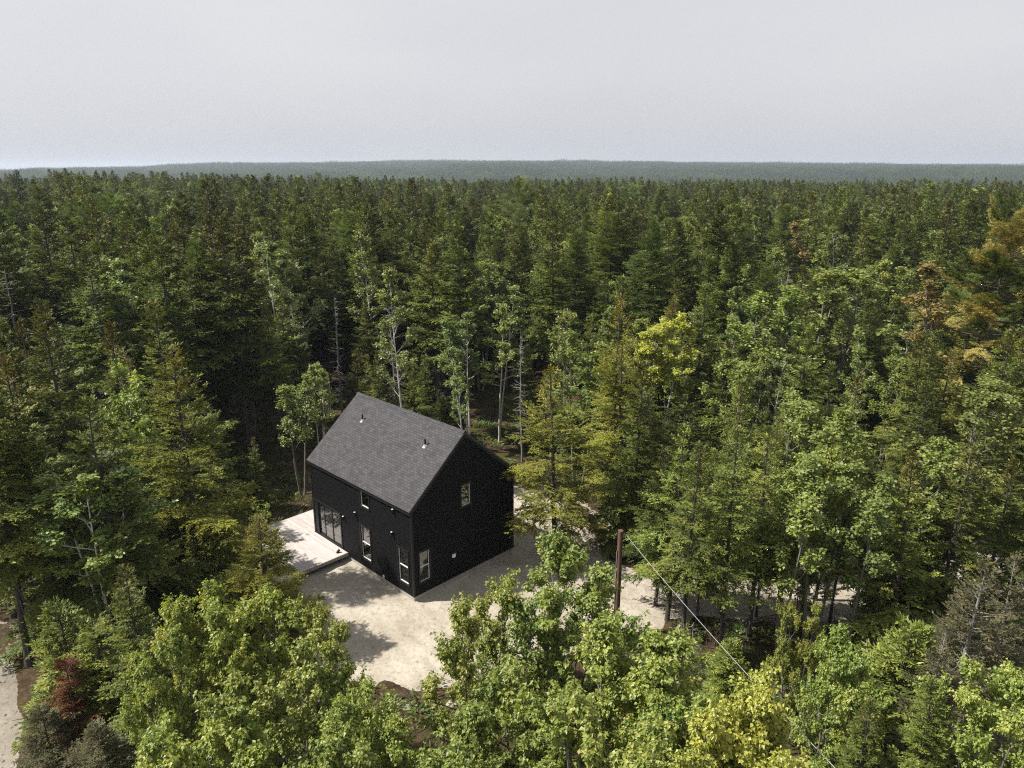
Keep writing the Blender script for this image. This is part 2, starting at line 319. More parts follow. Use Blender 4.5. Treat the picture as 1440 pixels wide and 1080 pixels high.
def snag(seed, H=11, R=1.3, n=90):
    rng = np.random.default_rng(seed); wood = MB(); br = MB(); k = 12; tz = np.linspace(0, 1, k)
    wob = np.cumsum(rng.normal(0, 0.04, (k, 2)), axis=0); TP = np.stack([wob[:, 0], wob[:, 1], tz * H], 1); TP[0] = (0, 0, -0.3)
    wood.tubes(TP[None], (0.10 * (1 - tz) ** 0.7 + 0.015)[None], 7, 0)
    z = rng.uniform(H * 0.2, H * 0.99, n); o = np.stack([np.interp(z, TP[:, 2], TP[:, 0]), np.interp(z, TP[:, 2], TP[:, 1]), z], 1)
    a = rng.random(n) * 6.283; d = nrm(np.stack([np.cos(a), np.sin(a), rng.uniform(-0.3, 0.4, n)], 1)); L = R * (1.15 - z / H) * rng.uniform(0.4, 1.3, n) + 0.2
    BP = curve_paths(rng, o, d, L, 6, -0.02, 0.14); br.tubes(BP, np.tile(np.linspace(0.026, 0.008, 6), (n, 1)), 4, 0)
    m = n * 5; i = rng.integers(0, n, m); o, d = on_path(BP, i, rng.uniform(0.3, 1, m)); d = nrm(d + rng.normal(0, 0.6, (m, 3)))
    TPp = curve_paths(rng, o, d, L[i] * rng.uniform(0.15, 0.4, m), 4, 0, 0.15); br.tubes(TPp, np.tile(np.linspace(0.010, 0.004, 4), (m, 1)), 3, 0)
    return br, wood

PROTO = {}       # kind -> list of (height, crown mesh, trunk mesh)
COMBO = {}       # for the far wood: one mesh with both
def reg(kind, H, crown, wood, cm, wm, foot='crown'):
    PROTO.setdefault(kind, []).append((H, crown.mesh(kind + '_' + foot, cm), wood.mesh(kind + '_trunk', wm)))
def combine(crown, wood, name, cm, wm):
    mb = MB(); mb.v = crown.v + [v for v in wood.v]; off = crown.n
    mb.f = list(crown.f) + [(f + off, m + len(cm), t, s) for f, m, t, s in wood.f]
    return mb.mesh(name, list(cm) + list(wm))

# ------------------------------------------------------------------ terrain
_ph = np.random.default_rng(3).random((12, 3)) * 6.28
def wav(x, y, wl):
    s = 0
    for i in range(5):
        a = _ph[i, 0]; k = 6.28 / (wl * (0.6 + 0.25 * i)); s = s + np.sin((x * math.cos(a) + y * math.sin(a)) * k + _ph[i, 1]) * (1.0 / (1 + 0.4 * i))
    return s / 3.0
def sstep(a, b, x): t = np.clip((x - a) / (b - a), 0, 1); return t * t * (3 - 2 * t)
YARD = np.array([(-13.2,41),(-13.6,36.5),(-12.4,32),(-10.2,29),(-7.2,26.8),(-3.6,26.2),(0,27.4),(4,29.2),(9,31.6),(13,31.0),(18,30.6),(24,33),(34,36),(34,39.5),(24,37.0),(17,35.2),(12,34.9),(8.0,35.4),(5.6,37.4),(5.0,41),(3.4,44.8),(0,47.5),(-6,48.5),(-12,46.5)], float)
ROAD = np.array([(-60,44),(-40,36),(-28,31.0),(-23.6,28.8),(-20.9,26.2),(-18.6,22.8),(-16.6,18),(-16,8),(-30,6),(-60,20)], float)
def sdf(poly, x, y):
    """positive inside"""
    x = np.asarray(x, float); y = np.asarray(y, float); d = np.full(x.shape, 1e9); ins = np.zeros(x.shape, bool); n = len(poly)
    for i in range(n):
        ax, ay = poly[i]; bx, by = poly[(i + 1) % n]; ex, ey = bx - ax, by - ay
        t = np.clip(((x - ax) * ex + (y - ay) * ey) / (ex * ex + ey * ey), 0, 1); d = np.minimum(d, np.hypot(x - ax - t * ex, y - ay - t * ey))
        c = ((ay > y) != (by > y)); ins ^= c & (x < (bx - ax) * (y - ay) / ((by - ay) if by != ay else 1e-9) + ax)
    return np.where(ins, d, -d)
def elev(x, y):
    x = np.asarray(x, float); y = np.asarray(y, float); r = np.hypot(x, y)
    px = 720 + FPX * x / np.maximum(y, 1) * 0.96
    crest = np.interp(px, [-400, 0, 150, 350, 700, 1000, 1440, 1900], [-2, 2, 7, 26, 37, 29, 15, 5]) + 5.0 * wav(x, y, 640) + 4.0 * wav(x + 90, y, 210)
    z = -15 * sstep(330, 800, r) + (15 + crest) * sstep(850, 2900, r) - 40 * sstep(3300, 5200, r)
    th_ = np.arctan2(x, np.maximum(y, 1)); z = z + 13 * np.clip(0.35 + wav(th_ * 900, th_ * 300, 420), 0, 1.3) * np.exp(-((r - 1750) / 260.0) ** 2)
    z = z + 0.9 * wav(x, y, 60) * sstep(60, 140, r) + 2.2 * wav(x, y * 0.5, 75) * sstep(1400, 2300, r) + 0.12 * wav(x, y, 7) * (1 - sstep(100, 200, r))
    near = (r < 90)
    s = np.maximum(np.where(near, sdf(YARD, x, y), -50), np.where(near, sdf(ROAD, x, y), -50)) + 0.35 * wav(x, y, 2.3)
    return z * (1 - sstep(-3, 0.3, s)) + np.where(s > -1.5, -0.10 * sstep(-0.2, 0.5, s) + 0.05 * sstep(-1.5, -0.2, s) * (1 - sstep(-0.2, 0.5, s)), 0.05)

def grid_mesh(xs, ys, zf, name, m, mask=None):
    X, Y = np.meshgrid(xs, ys, indexing='ij'); Z = zf(X, Y); V = np.stack([X, Y, Z], -1).reshape(-1, 3); ny = len(ys)
    i, j = np.meshgrid(np.arange(len(xs) - 1), np.arange(ny - 1), indexing='ij'); a = (i * ny + j).ravel()
    F = np.stack([a, a + ny, a + ny + 1, a + 1], 1)
    if mask is not None: F = F[mask(X, Y)[:-1, :-1].ravel()]
    mb = MB(); mb.add(V, F, 0, 0.5, True); return mb.build(name, m)

def ground_mat():
    m, n, l = mat('forest floor'); b = n('ShaderNodeBsdfPrincipled'); o = n('ShaderNodeOutputMaterial'); l(b.outputs[0], o.inputs[0]); b.inputs['Roughness'].default_value = 0.95; b.inputs['Specular IOR Level'].default_value = 0.1
    tc = n('ShaderNodeTexCoord'); a = n('ShaderNodeTexNoise'); a.inputs['Scale'].default_value = 0.55; a.inputs['Detail'].default_value = 8; a.inputs['Roughness'].default_value = 0.7; l(tc.outputs['Object'], a.inputs['Vector'])
    c = n('ShaderNodeTexNoise'); c.inputs['Scale'].default_value = 5; c.inputs['Detail'].default_value = 8; c.inputs['Roughness'].default_value = 0.75; l(tc.outputs['Object'], c.inputs['Vector'])
    r1 = ramp(n, [(0.36, (0.045, 0.032, 0.020)), (0.5, (0.085, 0.06, 0.038)), (0.56, (0.06, 0.062, 0.018)), (0.68, (0.10, 0.105, 0.022))]); l(a.outputs['Fac'], r1.inputs[0])
    r2 = ramp(n, [(0.3, (0.35, 0.35, 0.35)), (0.6, (1.1, 1.05, 1.0)), (0.72, (2.0, 1.8, 1.6))]); l(c.outputs['Fac'], r2.inputs[0])
    mx = n('ShaderNodeMix'); mx.data_type = 'RGBA'; mx.blend_type = 'MULTIPLY'; mx.inputs['Factor'].default_value = 1; l(r1.outputs[0], mx.inputs[6]); l(r2.outputs[0], mx.inputs[7]); l(mx.outputs[2], b.inputs['Base Color'])
    bp = n('ShaderNodeBump'); bp.inputs['Strength'].default_value = 0.8; bp.inputs['Distance'].default_value = 0.12; l(c.outputs['Fac'], bp.inputs['Height']); l(bp.outputs[0], b.inputs['Normal']); return m
def sand_mat(name, c0, c1, c2):
    m, n, l = mat(name); b = n('ShaderNodeBsdfPrincipled'); o = n('ShaderNodeOutputMaterial'); l(b.outputs[0], o.inputs[0]); b.inputs['Roughness'].default_value = 0.95; b.inputs['Specular IOR Level'].default_value = 0.15
    tc = n('ShaderNodeTexCoord')
    def nz(s, d=8, r=0.65):
        a = n('ShaderNodeTexNoise'); a.inputs['Scale'].default_value = s; a.inputs['Detail'].default_value = d; a.inputs['Roughness'].default_value = r; l(tc.outputs['Object'], a.inputs['Vector']); return a
    a = nz(0.35); c = nz(4.5); e = nz(22, 4)
    r1 = ramp(n, [(0.34, c0), (0.5, c1), (0.66, c2)]); l(a.outputs['Fac'], r1.inputs[0])
    r2 = ramp(n, [(0.30, (0.55, 0.52, 0.48)), (0.43, (0.93, 0.93, 0.92)), (0.7, (1.12, 1.12, 1.12))]); l(c.outputs['Fac'], r2.inputs[0])
    r3 = ramp(n, [(0.30, (0.6, 0.57, 0.52)), (0.42, (1, 1, 1))]); l(e.outputs['Fac'], r3.inputs[0])
    x = None
    for r in (r2, r3):
        mx = n('ShaderNodeMix'); mx.data_type = 'RGBA'; mx.blend_type = 'MULTIPLY'; mx.inputs['Factor'].default_value = 1
        l((x or r1).outputs[2 if x else 0], mx.inputs[6]); l(r.outputs[0], mx.inputs[7]); x = mx
    l(x.outputs[2], b.inputs['Base Color'])
    bp = n('ShaderNodeBump'); bp.inputs['Strength'].default_value = 0.8; bp.inputs['Distance'].default_value = 0.07; l(c.outputs['Fac'], bp.inputs['Height'])
    b2 = n('ShaderNodeBump'); b2.inputs['Strength'].default_value = 0.4; b2.inputs['Distance'].default_value = 0.012; l(e.outputs['Fac'], b2.inputs['Height']); l(bp.outputs[0], b2.inputs['Normal']); l(b2.outputs[0], b.inputs['Normal']); return m

def spaced(lo, hi, core0, core1, step):
    c = list(np.arange(core0, core1 + 1e-6, step)); s = step; v = core1
    while v < hi: s *= 1.16; v += min(s, 120); c.append(v)
    s = step; v = core0; h = []
    while v > lo: s *= 1.16; v -= min(s, 120); h.append(v)
    return np.array(h[::-1] + c)
g = grid_mesh(spaced(-6000, 6000, -34, 36, 0.22), spaced(-600, 7000, 16, 54, 0.22), elev, 'ground', ground_mat()); tag(g, kind='structure')
def sandz(x, y):
    q1 = np.abs(y - (31.4 + 2.2 * sstep(4, 20, x) + 0.8 * np.sin(x * 0.22))); rut2 = -0.05 * (np.exp(-((q1 - 0.8) / 0.17) ** 2)) * sstep(-9, -5, x); rut = 0.075 * np.sin((x * 0.35 + y * 1.0) * 4.2 + wav(x, y, 5) * 2.5) * sstep(-0.2, 0.6, wav(x + 20, y, 6))
    return 0.0 + 0.03 * wav(x, y, 1.4) + 0.026 * wav(x + 5, y - 3, 0.62) * wav(x, y + 9, 1.9) + rut * 0.5 + rut2
sy = grid_mesh(np.arange(-15.5, 36, 0.14), np.arange(24.5, 52, 0.14), sandz, 'sand_yard', sand_mat('raw sandy fill', (0.28, 0.245, 0.20), (0.35, 0.315, 0.262), (0.42, 0.385, 0.33)), mask=lambda X, Y: sdf(YARD, X, Y) > -1.3)
tag(sy, kind='structure')
gr = grid_mesh(np.arange(-62, -13, 0.2), np.arange(4, 47, 0.2), sandz, 'gravel_road', sand_mat('gravel road', (0.17, 0.15, 0.125), (0.24, 0.215, 0.18), (0.31, 0.28, 0.24)), mask=lambda X, Y: sdf(ROAD, X, Y) > -1.3)
tag(gr, kind='structure')

# ------------------------------------------------------------------ house
HX, HY, HYAW = -5.066, 32.93, 0.794
GW, GL, HE, HR = 7.3, 9.6, 5.19, 8.34      # gable width, length, eave, ridge
cs, sn = math.cos(HYAW), math.sin(HYAW)
def hw(t, s, z=0): return (HX + cs * t - sn * s, HY + sn * t + cs * s, z)
def siding(name, vertical=False):
    m, n, l = mat(name); b = n('ShaderNodeBsdfPrincipled'); o = n('ShaderNodeOutputMaterial'); l(b.outputs[0], o.inputs[0]); b.inputs['Roughness'].default_value = 0.6; b.inputs['Specular IOR Level'].default_value = 0.1
    tc = n('ShaderNodeTexCoord'); nz = n('ShaderNodeTexNoise'); nz.inputs['Scale'].default_value = 2.5; nz.inputs['Detail'].default_value = 7; mp = n('ShaderNodeMapping'); mp.inputs['Scale'].default_value = (1, 1, 6); l(tc.outputs['Object'], mp.inputs[0]); l(mp.outputs[0], nz.inputs['Vector'])
    r = ramp(n, [(0.3, (0.0045, 0.0045, 0.0052)), (0.7, (0.0095, 0.0095, 0.0105))]); l(nz.outputs['Fac'], r.inputs[0]); l(r.outputs[0], b.inputs['Base Color'])
    return m
M['siding'] = siding('black lap siding'); M['black'] = simple('black trim', (0.010, 0.010, 0.011), 0.5, var=0.15, scale=3)
M['concrete'] = simple('concrete', (0.34, 0.32, 0.29), 0.9, var=0.18, scale=2.5, bump=0.2)
M['white'] = simple('white vinyl', (0.74, 0.73, 0.70), 0.4, var=0.05, scale=2)
M['drywall'] = simple('interior board', (0.55, 0.50, 0.42), 0.9, var=0.08, scale=2)
M['wood_floor'] = simple('pale wood floor', (0.50, 0.40, 0.28), 0.6, var=0.15, scale=3, stretch=(1, 8, 1))
M['beige'] = simple('beige window paper', (0.84, 0.71, 0.52), 0.9, var=0.14, scale=3.5, bump=0.3)
M['seam'] = simple('tan tape seam', (0.40, 0.32, 0.22), 0.9, var=0.1, scale=5)
M['brown_sheet'] = simple('dim brown interior sheet', (0.20, 0.15, 0.09), 0.9, col2=(0.55, 0.45, 0.30), scale=3)
def glass_mat():
    m, n, l = mat('window glass'); fr = n('ShaderNodeFresnel'); fr.inputs[0].default_value = 1.5; mu = n('ShaderNodeMath'); mu.operation = 'MULTIPLY_ADD'; mu.inputs[1].default_value = 3.2; mu.inputs[2].default_value = 0.02; mu.use_clamp = True
    l(fr.outputs[0], mu.inputs[0]); t = n('ShaderNodeBsdfTransparent'); t.inputs[0].default_value = (0.98, 0.985, 0.98, 1); g_ = n('ShaderNodeBsdfGlossy'); g_.inputs['Roughness'].default_value = 0.01
    mx = n('ShaderNodeMixShader'); l(mu.outputs[0], mx.inputs[0]); l(t.outputs[0], mx.inputs[1]); l(g_.outputs[0], mx.inputs[2]); o = n('ShaderNodeOutputMaterial'); l(mx.outputs[0], o.inputs[0]); return m
M['glass'] = glass_mat()
def shingles():
    m, n, l = mat('asphalt shingles'); b = n('ShaderNodeBsdfPrincipled'); o = n('ShaderNodeOutputMaterial'); l(b.outputs[0], o.inputs[0]); b.inputs['Roughness'].default_value = 0.9; b.inputs['Specular IOR Level'].default_value = 0.2
    uv = n('ShaderNodeTexCoord'); sp = n('ShaderNodeSeparateXYZ'); l(uv.outputs['Object'], sp.inputs[0]); cb = n('ShaderNodeCombineXYZ')
    mz = n('ShaderNodeMath'); mz.operation = 'MULTIPLY'; mz.inputs[1].default_value = 1.53; l(sp.outputs['Z'], mz.inputs[0]); l(sp.outputs['Y'], cb.inputs[0]); l(mz.outputs[0], cb.inputs[1])
    br = n('ShaderNodeTexBrick'); br.inputs['Scale'].default_value = 1; br.inputs['Brick Width'].default_value = 0.27; br.inputs['Row Height'].default_value = 0.143; br.inputs['Mortar Size'].default_value = 0.006; br.offset = 0.37; br.squash = 1
    br.inputs['Color1'].default_value = (0.048, 0.048, 0.051, 1); br.inputs['Color2'].default_value = (0.072, 0.071, 0.076, 1); br.inputs['Mortar'].default_value = (0.02, 0.02, 0.02, 1); l(cb.outputs[0], br.inputs['Vector'])
    nz = n('ShaderNodeTexNoise'); nz.inputs['Scale'].default_value = 2.2; nz.inputs['Detail'].default_value = 10; nz.inputs['Roughness'].default_value = 0.75; l(cb.outputs[0], nz.inputs['Vector'])
    r = ramp(n, [(0.3, (0.88, 0.88, 0.89)), (0.7, (1.12, 1.11, 1.1))]); l(nz.outputs['Fac'], r.inputs[0])
    mx = n('ShaderNodeMix'); mx.data_type = 'RGBA'; mx.blend_type = 'MULTIPLY'; mx.inputs['Factor'].default_value = 1; l(br.outputs['Color'], mx.inputs[6]); l(r.outputs[0], mx.inputs[7]); l(mx.outputs[2], b.inputs['Base Color'])
    bp = n('ShaderNodeBump'); bp.inputs['Strength'].default_value = 0.7; bp.inputs['Distance'].default_value = 0.015; l(br.outputs['Fac'], bp.inputs['Height']); bp.invert = True; l(bp.outputs[0], b.inputs['Normal']); return m
house = empty('house', (HX, HY, 0), HYAW)
tag(house, 'small black two storey gabled house with dark shingle roof standing in the sandy clearing', 'house')
TH = 0.16
def rz(t): return HE + (HR - HE) * (1 - abs(t - GW / 2) / (GW / 2))
def lap_wall(mb, P, n_out, cols, z0, top):
    """wall made of overlapping boards; P(a,z,d): a along, z up, d outward; cols = list of (a0,a1,[(za,zb) holes])"""
    bh = 0.165
    for a0, a1, holes in cols:
        z = z0
        while z < max(top(a0), top(a1)) - 1e-3:
            zb = z + bh; parts = [(z, zb)]
            for ha, hb in holes:
                q = []
                for pa, pb in parts:
                    if hb <= pa or ha >= pb: q.append((pa, pb)); continue
                    if pa < ha: q.append((pa, ha))
                    if pb > hb: q.append((hb, pb))
                parts = q
            for pa, pb in parts:
                ta0, ta1 = min(pb, top(a0)), min(pb, top(a1))
                la0, la1 = min(pa, top(a0)), min(pa, top(a1))
                if ta0 - la0 < 1e-4 and ta1 - la1 < 1e-4: continue
                dlo = 0.022 * (1 - (pa - z) / bh); dhi = 0.022 * (1 - (pb - z) / bh)
                v = [P(a0, la0, dlo), P(a1, la1, dlo), P(a1, ta1, dhi), P(a0, ta0, dhi)]
                mb.add(v, [(0, 1, 2, 3)])
                if abs(pa - z) < 1e-6: mb.add([P(a0, la0, 0), P(a1, la1, 0), P(a1, la1, dlo), P(a0, la0, dlo)], [(0, 1, 2, 3)])
            z = zb
def cols_from(edges, holes):
    es = sorted(set(edges + [h[0] for h in holes] + [h[1] for h in holes])); out_ = []
    for a, b in zip(es[:-1], es[1:]):
        m_ = (a + b) / 2; out_.append((a, b, [(h[2], h[3]) for h in holes if h[0] < m_ < h[1]]))
    return out_
FZ = 0.28
F_WIN = [(3.62, 4.50, 3.95, 4.95, 'up'), (3.68, 4.66, 0.74, 2.80, 'mid'), (0.33, 1.27, 0.76, 2.80, 'right')]
F_SL = (6.60, 9.52, 0.55, 2.74)
G_WIN = [(0.36, 1.12, 0.90, 2.72, 'low'), (3.30, 4.05, 4.20, 5.55, 'high')]
mb = MB()
lap_wall(mb, lambda a, z, d: (-d, a, z), None, cols_from([0, GL], [w_[:4] for w_ in F_WIN] + [F_SL]), FZ, lambda a: HE)
mb.build('front_wall', M['siding'], house)
mb = MB(); lap_wall(mb, lambda a, z, d: (a, -d, z), None, cols_from([0, GW / 2, GW], [w_[:4] for w_ in G_WIN]), FZ, rz); mb.build('gable_wall', M['siding'], house)
mb = MB(); lap_wall(mb, lambda a, z, d: (GW + d, a, z), None, [(0, GL, [])], FZ, lambda a: HE); mb.build('rear_wall', M['siding'], house)
mb = MB(); lap_wall(mb, lambda a, z, d: (a, GL + d, z), None, cols_from([0, GW / 2, GW], []), FZ, rz); mb.build('gable_wall', M['siding'], house)
for (x, y) in ((0, 0), (GW, 0), (0, GL), (GW, GL)):
    mb = MB(); mb.box((x - 0.035 if x == 0 else x - 0.07, y - 0.035 if y == 0 else y - 0.07, FZ), (x + 0.07 if x == 0 else x + 0.035, y + 0.07 if y == 0 else y + 0.035, HE - 0.02)); mb.build('corner_board', M['black'], house)
mb = MB()   # foundation ring
mb.box((0.02, 0.02, -0.4), (GW - 0.02, 0.2, FZ)); mb.box((0.02, GL - 0.2, -0.4), (GW - 0.02, GL - 0.02, FZ)); mb.box((0.02, 0.2, -0.4), (0.2, GL - 0.2, FZ)); mb.box((GW - 0.2, 0.2, -0.4), (GW - 0.02, GL - 0.2, FZ))
mb.build('foundation', M['concrete'], house)
mb = MB()   # inner shell: floors, partitions
mb.box((0.1, 0.1, 0.42), (GW - 0.1, GL - 0.1, 0.53), 1); mb.box((0.16, 0.16, 2.86), (GW - 0.16, GL - 0.16, 3.1), 0); mb.box((2.9, 0.2, 0.54), (3.0, GL - 0.2, 2.85), 0)
mb.box((0.2, 5.4, 0.54), (2.9, 5.5, 2.85), 0); mb.box((1.9, 0.2, 3.11), (2.0, GL - 0.2, 5.9), 0)
mb.build('interior', [M['drywall'], M['wood_floor']], house)
# roof: two slabs, ridge cap, fascia
ang = math.atan2(HR - HE, GW / 2); ov = 0.10; rk = 0.09; th = 0.10
roof = None
for sgn in (0, 1):
    mb = MB(); nx, nz_ = -math.sin(ang), math.cos(ang)
    p0 = (-ov, HE - ov * math.tan(ang)); p1 = (GW / 2, HR)
    def q(p, h): return (p[0] + nx * h, p[1] + nz_ * h)
    a, b, c_, d_ = q(p0, 0.02), (GW / 2, HR + 0.02 / nz_), (GW / 2, HR + (th + 0.02) / nz_), q(p0, th + 0.02)
    V = [(x, y, z) for y in (-rk, GL + rk) for x, z in (a, b, c_, d_)]
    if sgn: V = [(GW - x, y, z) for x, y, z in V]
    mb.add(V, [(0, 1, 2, 3), (7, 6, 5, 4), (3, 2, 6, 7), (0, 4, 5, 1), (0, 3, 7, 4)], 0)
    roof = mb.build('roof', shingles() if sgn == 0 else roof.data.materials[0], house)
    mb = MB(); fx = -ov - 0.03; fz = HE - ov * math.tan(ang)
    V = [(fx, -rk - 0.01, fz - 0.14), (fx + 0.026, -rk - 0.01, fz - 0.14), (fx + 0.026, -rk - 0.01, fz + 0.10), (fx, -rk - 0.01, fz + 0.10)]; V = V + [(x, GL + rk + 0.01, z) for x, y, z in V]
    if sgn: V = [(GW - x, y, z) for x, y, z in V]
    mb.add(V, [(0, 1, 2, 3), (7, 6, 5, 4), (0, 4, 5, 1), (1, 5, 6, 2), (2, 6, 7, 3), (3, 7, 4, 0)])
    # soffit closes the gap to the wall
    sv = [(fx + 0.03, -rk, fz - 0.10), (0.02, -rk, fz - 0.10), (0.02, GL + rk, fz - 0.10), (fx + 0.03, GL + rk, fz - 0.10)]
    if sgn: sv = [(GW - x, y, z) for x, y, z in sv]
    mb.add(sv, [(0, 1, 2, 3)]); mb.build('fascia', M['black'], house)
    if sgn == 0: roof_front = roof
for yy in (-rk + 0.004, GL + 0.024):
    mb = MB()
    for sg in (0, 1):
        pts = [(-ov, HE - ov * math.tan(ang) - 0.16), (GW / 2, HR - 0.17), (GW / 2, HR + 0.018), (-ov, HE - ov * math.tan(ang) + 0.018)]
        V = [(x if not sg else GW - x, yy, z) for x, z in pts] + [(x if not sg else GW - x, yy + rk - 0.03, z) for x, z in pts]
        mb.add(V, [(0, 1, 2, 3), (7, 6, 5, 4), (0, 4, 5, 1), (3, 2, 6, 7), (0, 3, 7, 4)])
    mb.build('rake_board', M['black'], house)
mb = MB(); hz = HR + (th + 0.02) / math.cos(ang); rw_ = 0.17
V = []
for y in (-rk - 0.01, GL + rk + 0.01): V += [(GW / 2 - rw_ * math.cos(ang), y, hz - rw_ * math.sin(ang) + 0.006), (GW / 2, y, hz + 0.016), (GW / 2 + rw_ * math.cos(ang), y, hz - rw_ * math.sin(ang) + 0.006), (GW / 2 + rw_ * math.cos(ang), y, hz - rw_ * math.sin(ang) + 0.03), (GW / 2, y, hz + 0.045), (GW / 2 - rw_ * math.cos(ang), y, hz - rw_ * math.sin(ang) + 0.03)]
mb.add(V, [(5, 4, 10, 11), (4, 3, 9, 10), (0, 5, 11, 6), (2, 8, 9, 3)]); mb.add(V, [(0, 1, 4, 5), (1, 2, 3, 4), (6, 11, 10, 7), (7, 10, 9, 8)]); mb.build('ridge_cap', roof_front.data.materials[0], house)
for s_ in (7.6, 1.81):
    t_ = 2.50; zt = rz(t_) + (th + 0.02) / math.cos(ang); mb = MB(); z2 = np.array([zt - 0.12, zt + 0.05, zt + 0.36])
    mb.tubes([[(t_, s_, z) for z in z2]], [[0.055, 0.05, 0.05]], 12); mb.add([(t_ + 0.05 * math.cos(a), s_ + 0.05 * math.sin(a), zt + 0.36) for a in np.arange(12) * math.pi / 6], [tuple(range(12))])
    vp = mb.build('vent_pipe', M['black'], roof_front)
    mb = MB(); Mx = Matrix.Translation((t_ - 0.03, s_, zt - 0.02)) @ Matrix.Rotation(-ang, 4, 'Y'); mb.box((-0.15, -0.10, 0.010), (0.11, 0.10, 0.020), M=Mx)
    mb.tubes([[(t_, s_, zt - 0.06), (t_, s_, zt + 0.08)]], [[0.10, 0.056]], 12); mb.build('flashing', M['concrete'], vp)

def window(kind, a0, a1, z0, z1, face, rail=True, backing=None, low=None, white=True):
    """face 'f' front wall (x=0, out -x), 'g' gable (y=0, out -y)"""
    def bx(mb, A0, A1, Z0, Z1, d0, d1, m_=0):      # d outward
        if face == 'f': mb.box((-d1, A0, Z0), (-d0, A1, Z1), m_)
        else: mb.box((A0, -d1, Z0), (A1, -d0, Z1), m_)
    def ring(mb, A0, A1, Z0, Z1, wd, d0, d1, m_=0):
        bx(mb, A0, A1, Z0, Z0 + wd, d0, d1, m_); bx(mb, A0, A1, Z1 - wd, Z1, d0, d1, m_); bx(mb, A0, A0 + wd, Z0 + wd, Z1 - wd, d0, d1, m_); bx(mb, A1 - wd, A1, Z0 + wd, Z1 - wd, d0, d1, m_)
    mb = MB(); ring(mb, a0 - 0.03, a1 + 0.03, z0 - 0.03, z1 + 0.03, 0.09, -0.12, 0.045); wn = mb.build('window', M['black'], house)
    mb = MB(); ring(mb, a0 + 0.062, a1 - 0.062, z0 + 0.062, z1 - 0.062, 0.026, -0.09, -0.02)
    if rail: zm = (z0 + z1) / 2 - 0.02; bx(mb, a0 + 0.098, a1 - 0.098, zm, zm + 0.04, -0.09, -0.022)
    mb.build('frame', M['white'] if white else M['black'], wn)
    mb = MB(); bx(mb, a0 + 0.09, a1 - 0.09, z0 + 0.09, z1 - 0.09, -0.064, -0.056); mb.build('pane', M['glass'], wn)
    if backing:
        mb = MB(); zz = (z0 + z1) / 2 if low else z0 + 0.06
        bx(mb, a0 + 0.06, a1 - 0.06, zz, z1 - 0.06, -0.085, -0.075, 0)
        w_ = (a1 - a0 - 0.12); bx(mb, a0 + 0.06 + w_ * 0.5 - 0.012, a0 + 0.06 + w_ * 0.5 + 0.012, zz, z1 - 0.06, -0.074, -0.070, 1)
        k = 3 if not low else 2
        for i in range(1, k + 1): h_ = zz + (z1 - 0.06 - zz) * i / (k + 1); bx(mb, a0 + 0.06, a1 - 0.06, h_ - 0.01, h_ + 0.01, -0.074, -0.071, 1)
        if low: bx(mb, a0 + 0.06, a1 - 0.06, z0 + 0.06, zz - 0.001, -0.085, -0.075, 2)
        mb.build('blind', [M['beige'], M['seam'], M['brown_sheet']], wn)
    return wn
window('w', *F_WIN[0][:4], 'f', rail=False); window('w', *F_WIN[1][:4], 'f'); window('w', *F_WIN[2][:4], 'f', backing=True, low=True)
window('w', *G_WIN[0][:4], 'g', backing=True, low=True); window('w', *G_WIN[1][:4], 'g', rail=False, backing=True)
# sliding door
a0, a1, z0, z1 = F_SL; mb = MB()
mb.box((-0.05, a0 - 0.04, z0 - 0.02), (0.12, a0 + 0.06, z1 + 0.04)); mb.box((-0.05, a1 - 0.06, z0 - 0.02), (0.12, a1 + 0.04, z1 + 0.04)); mb.box((-0.05, a0 + 0.06, z1 - 0.06), (0.12, a1 - 0.06, z1 + 0.04)); mb.box((-0.06, a0 + 0.06, z0 - 0.02), (0.12, a1 - 0.06, z0 + 0.04))
mb.box((-0.02, 9.10, z0 + 0.04), (0.05, a1 - 0.06, z1 - 0.06))
sd = mb.build('sliding_door', M['black'], house)
for (b0, b1, wd) in ((a0 + 0.062, 7.56, 0.05), (7.565, 8.42, 0.05), (8.425, 9.098, 0.09)):
    mb = MB(); x0, x1 = (0.0, 0.045) if b0 < 8 else (0.05, 0.095)
    mb.box((x0, b0, z0 + 0.042), (x1, b0 + wd, z1 - 0.062)); mb.box((x0, b1 - wd, z0 + 0.042), (x1, b1, z1 - 0.062)); mb.box((x0, b0 + wd, z0 + 0.042), (x1, b1 - wd, z0 + 0.12)); mb.box((x0, b0 + wd, z1 - 0.13), (x1, b1 - wd, z1 - 0.062))
    mb.build('door_frame', M['black'], sd); mb = MB(); mb.box(((x0 + x1) / 2 - 0.004, b0 + wd, z0 + 0.12), ((x0 + x1) / 2 + 0.004, b1 - wd, z1 - 0.13)); mb.build('pane', M['glass'], sd)
mb = MB()
for k_, (ya, yb) in enumerate([(6.72, 7.5), (7.6, 8.1), (8.5, 8.8)]):
    nn_ = 14
    for i_ in range(nn_):
        y0_, y1_ = ya + (yb - ya) * i_ / nn_, ya + (yb - ya) * (i_ + 1) / nn_; xo = 0.20 + 0.03 * (i_ % 2); xe = 0.20 + 0.03 * ((i_ + 1) % 2); mb.add([(xo, y0_, z0 + 0.05), (xe, y1_, z0 + 0.05), (xe, y1_, z0 + 1.5), (xo, y0_, z0 + 1.5)], [(0, 1, 2, 3)])
mb.build('curtain', M['beige'], sd)
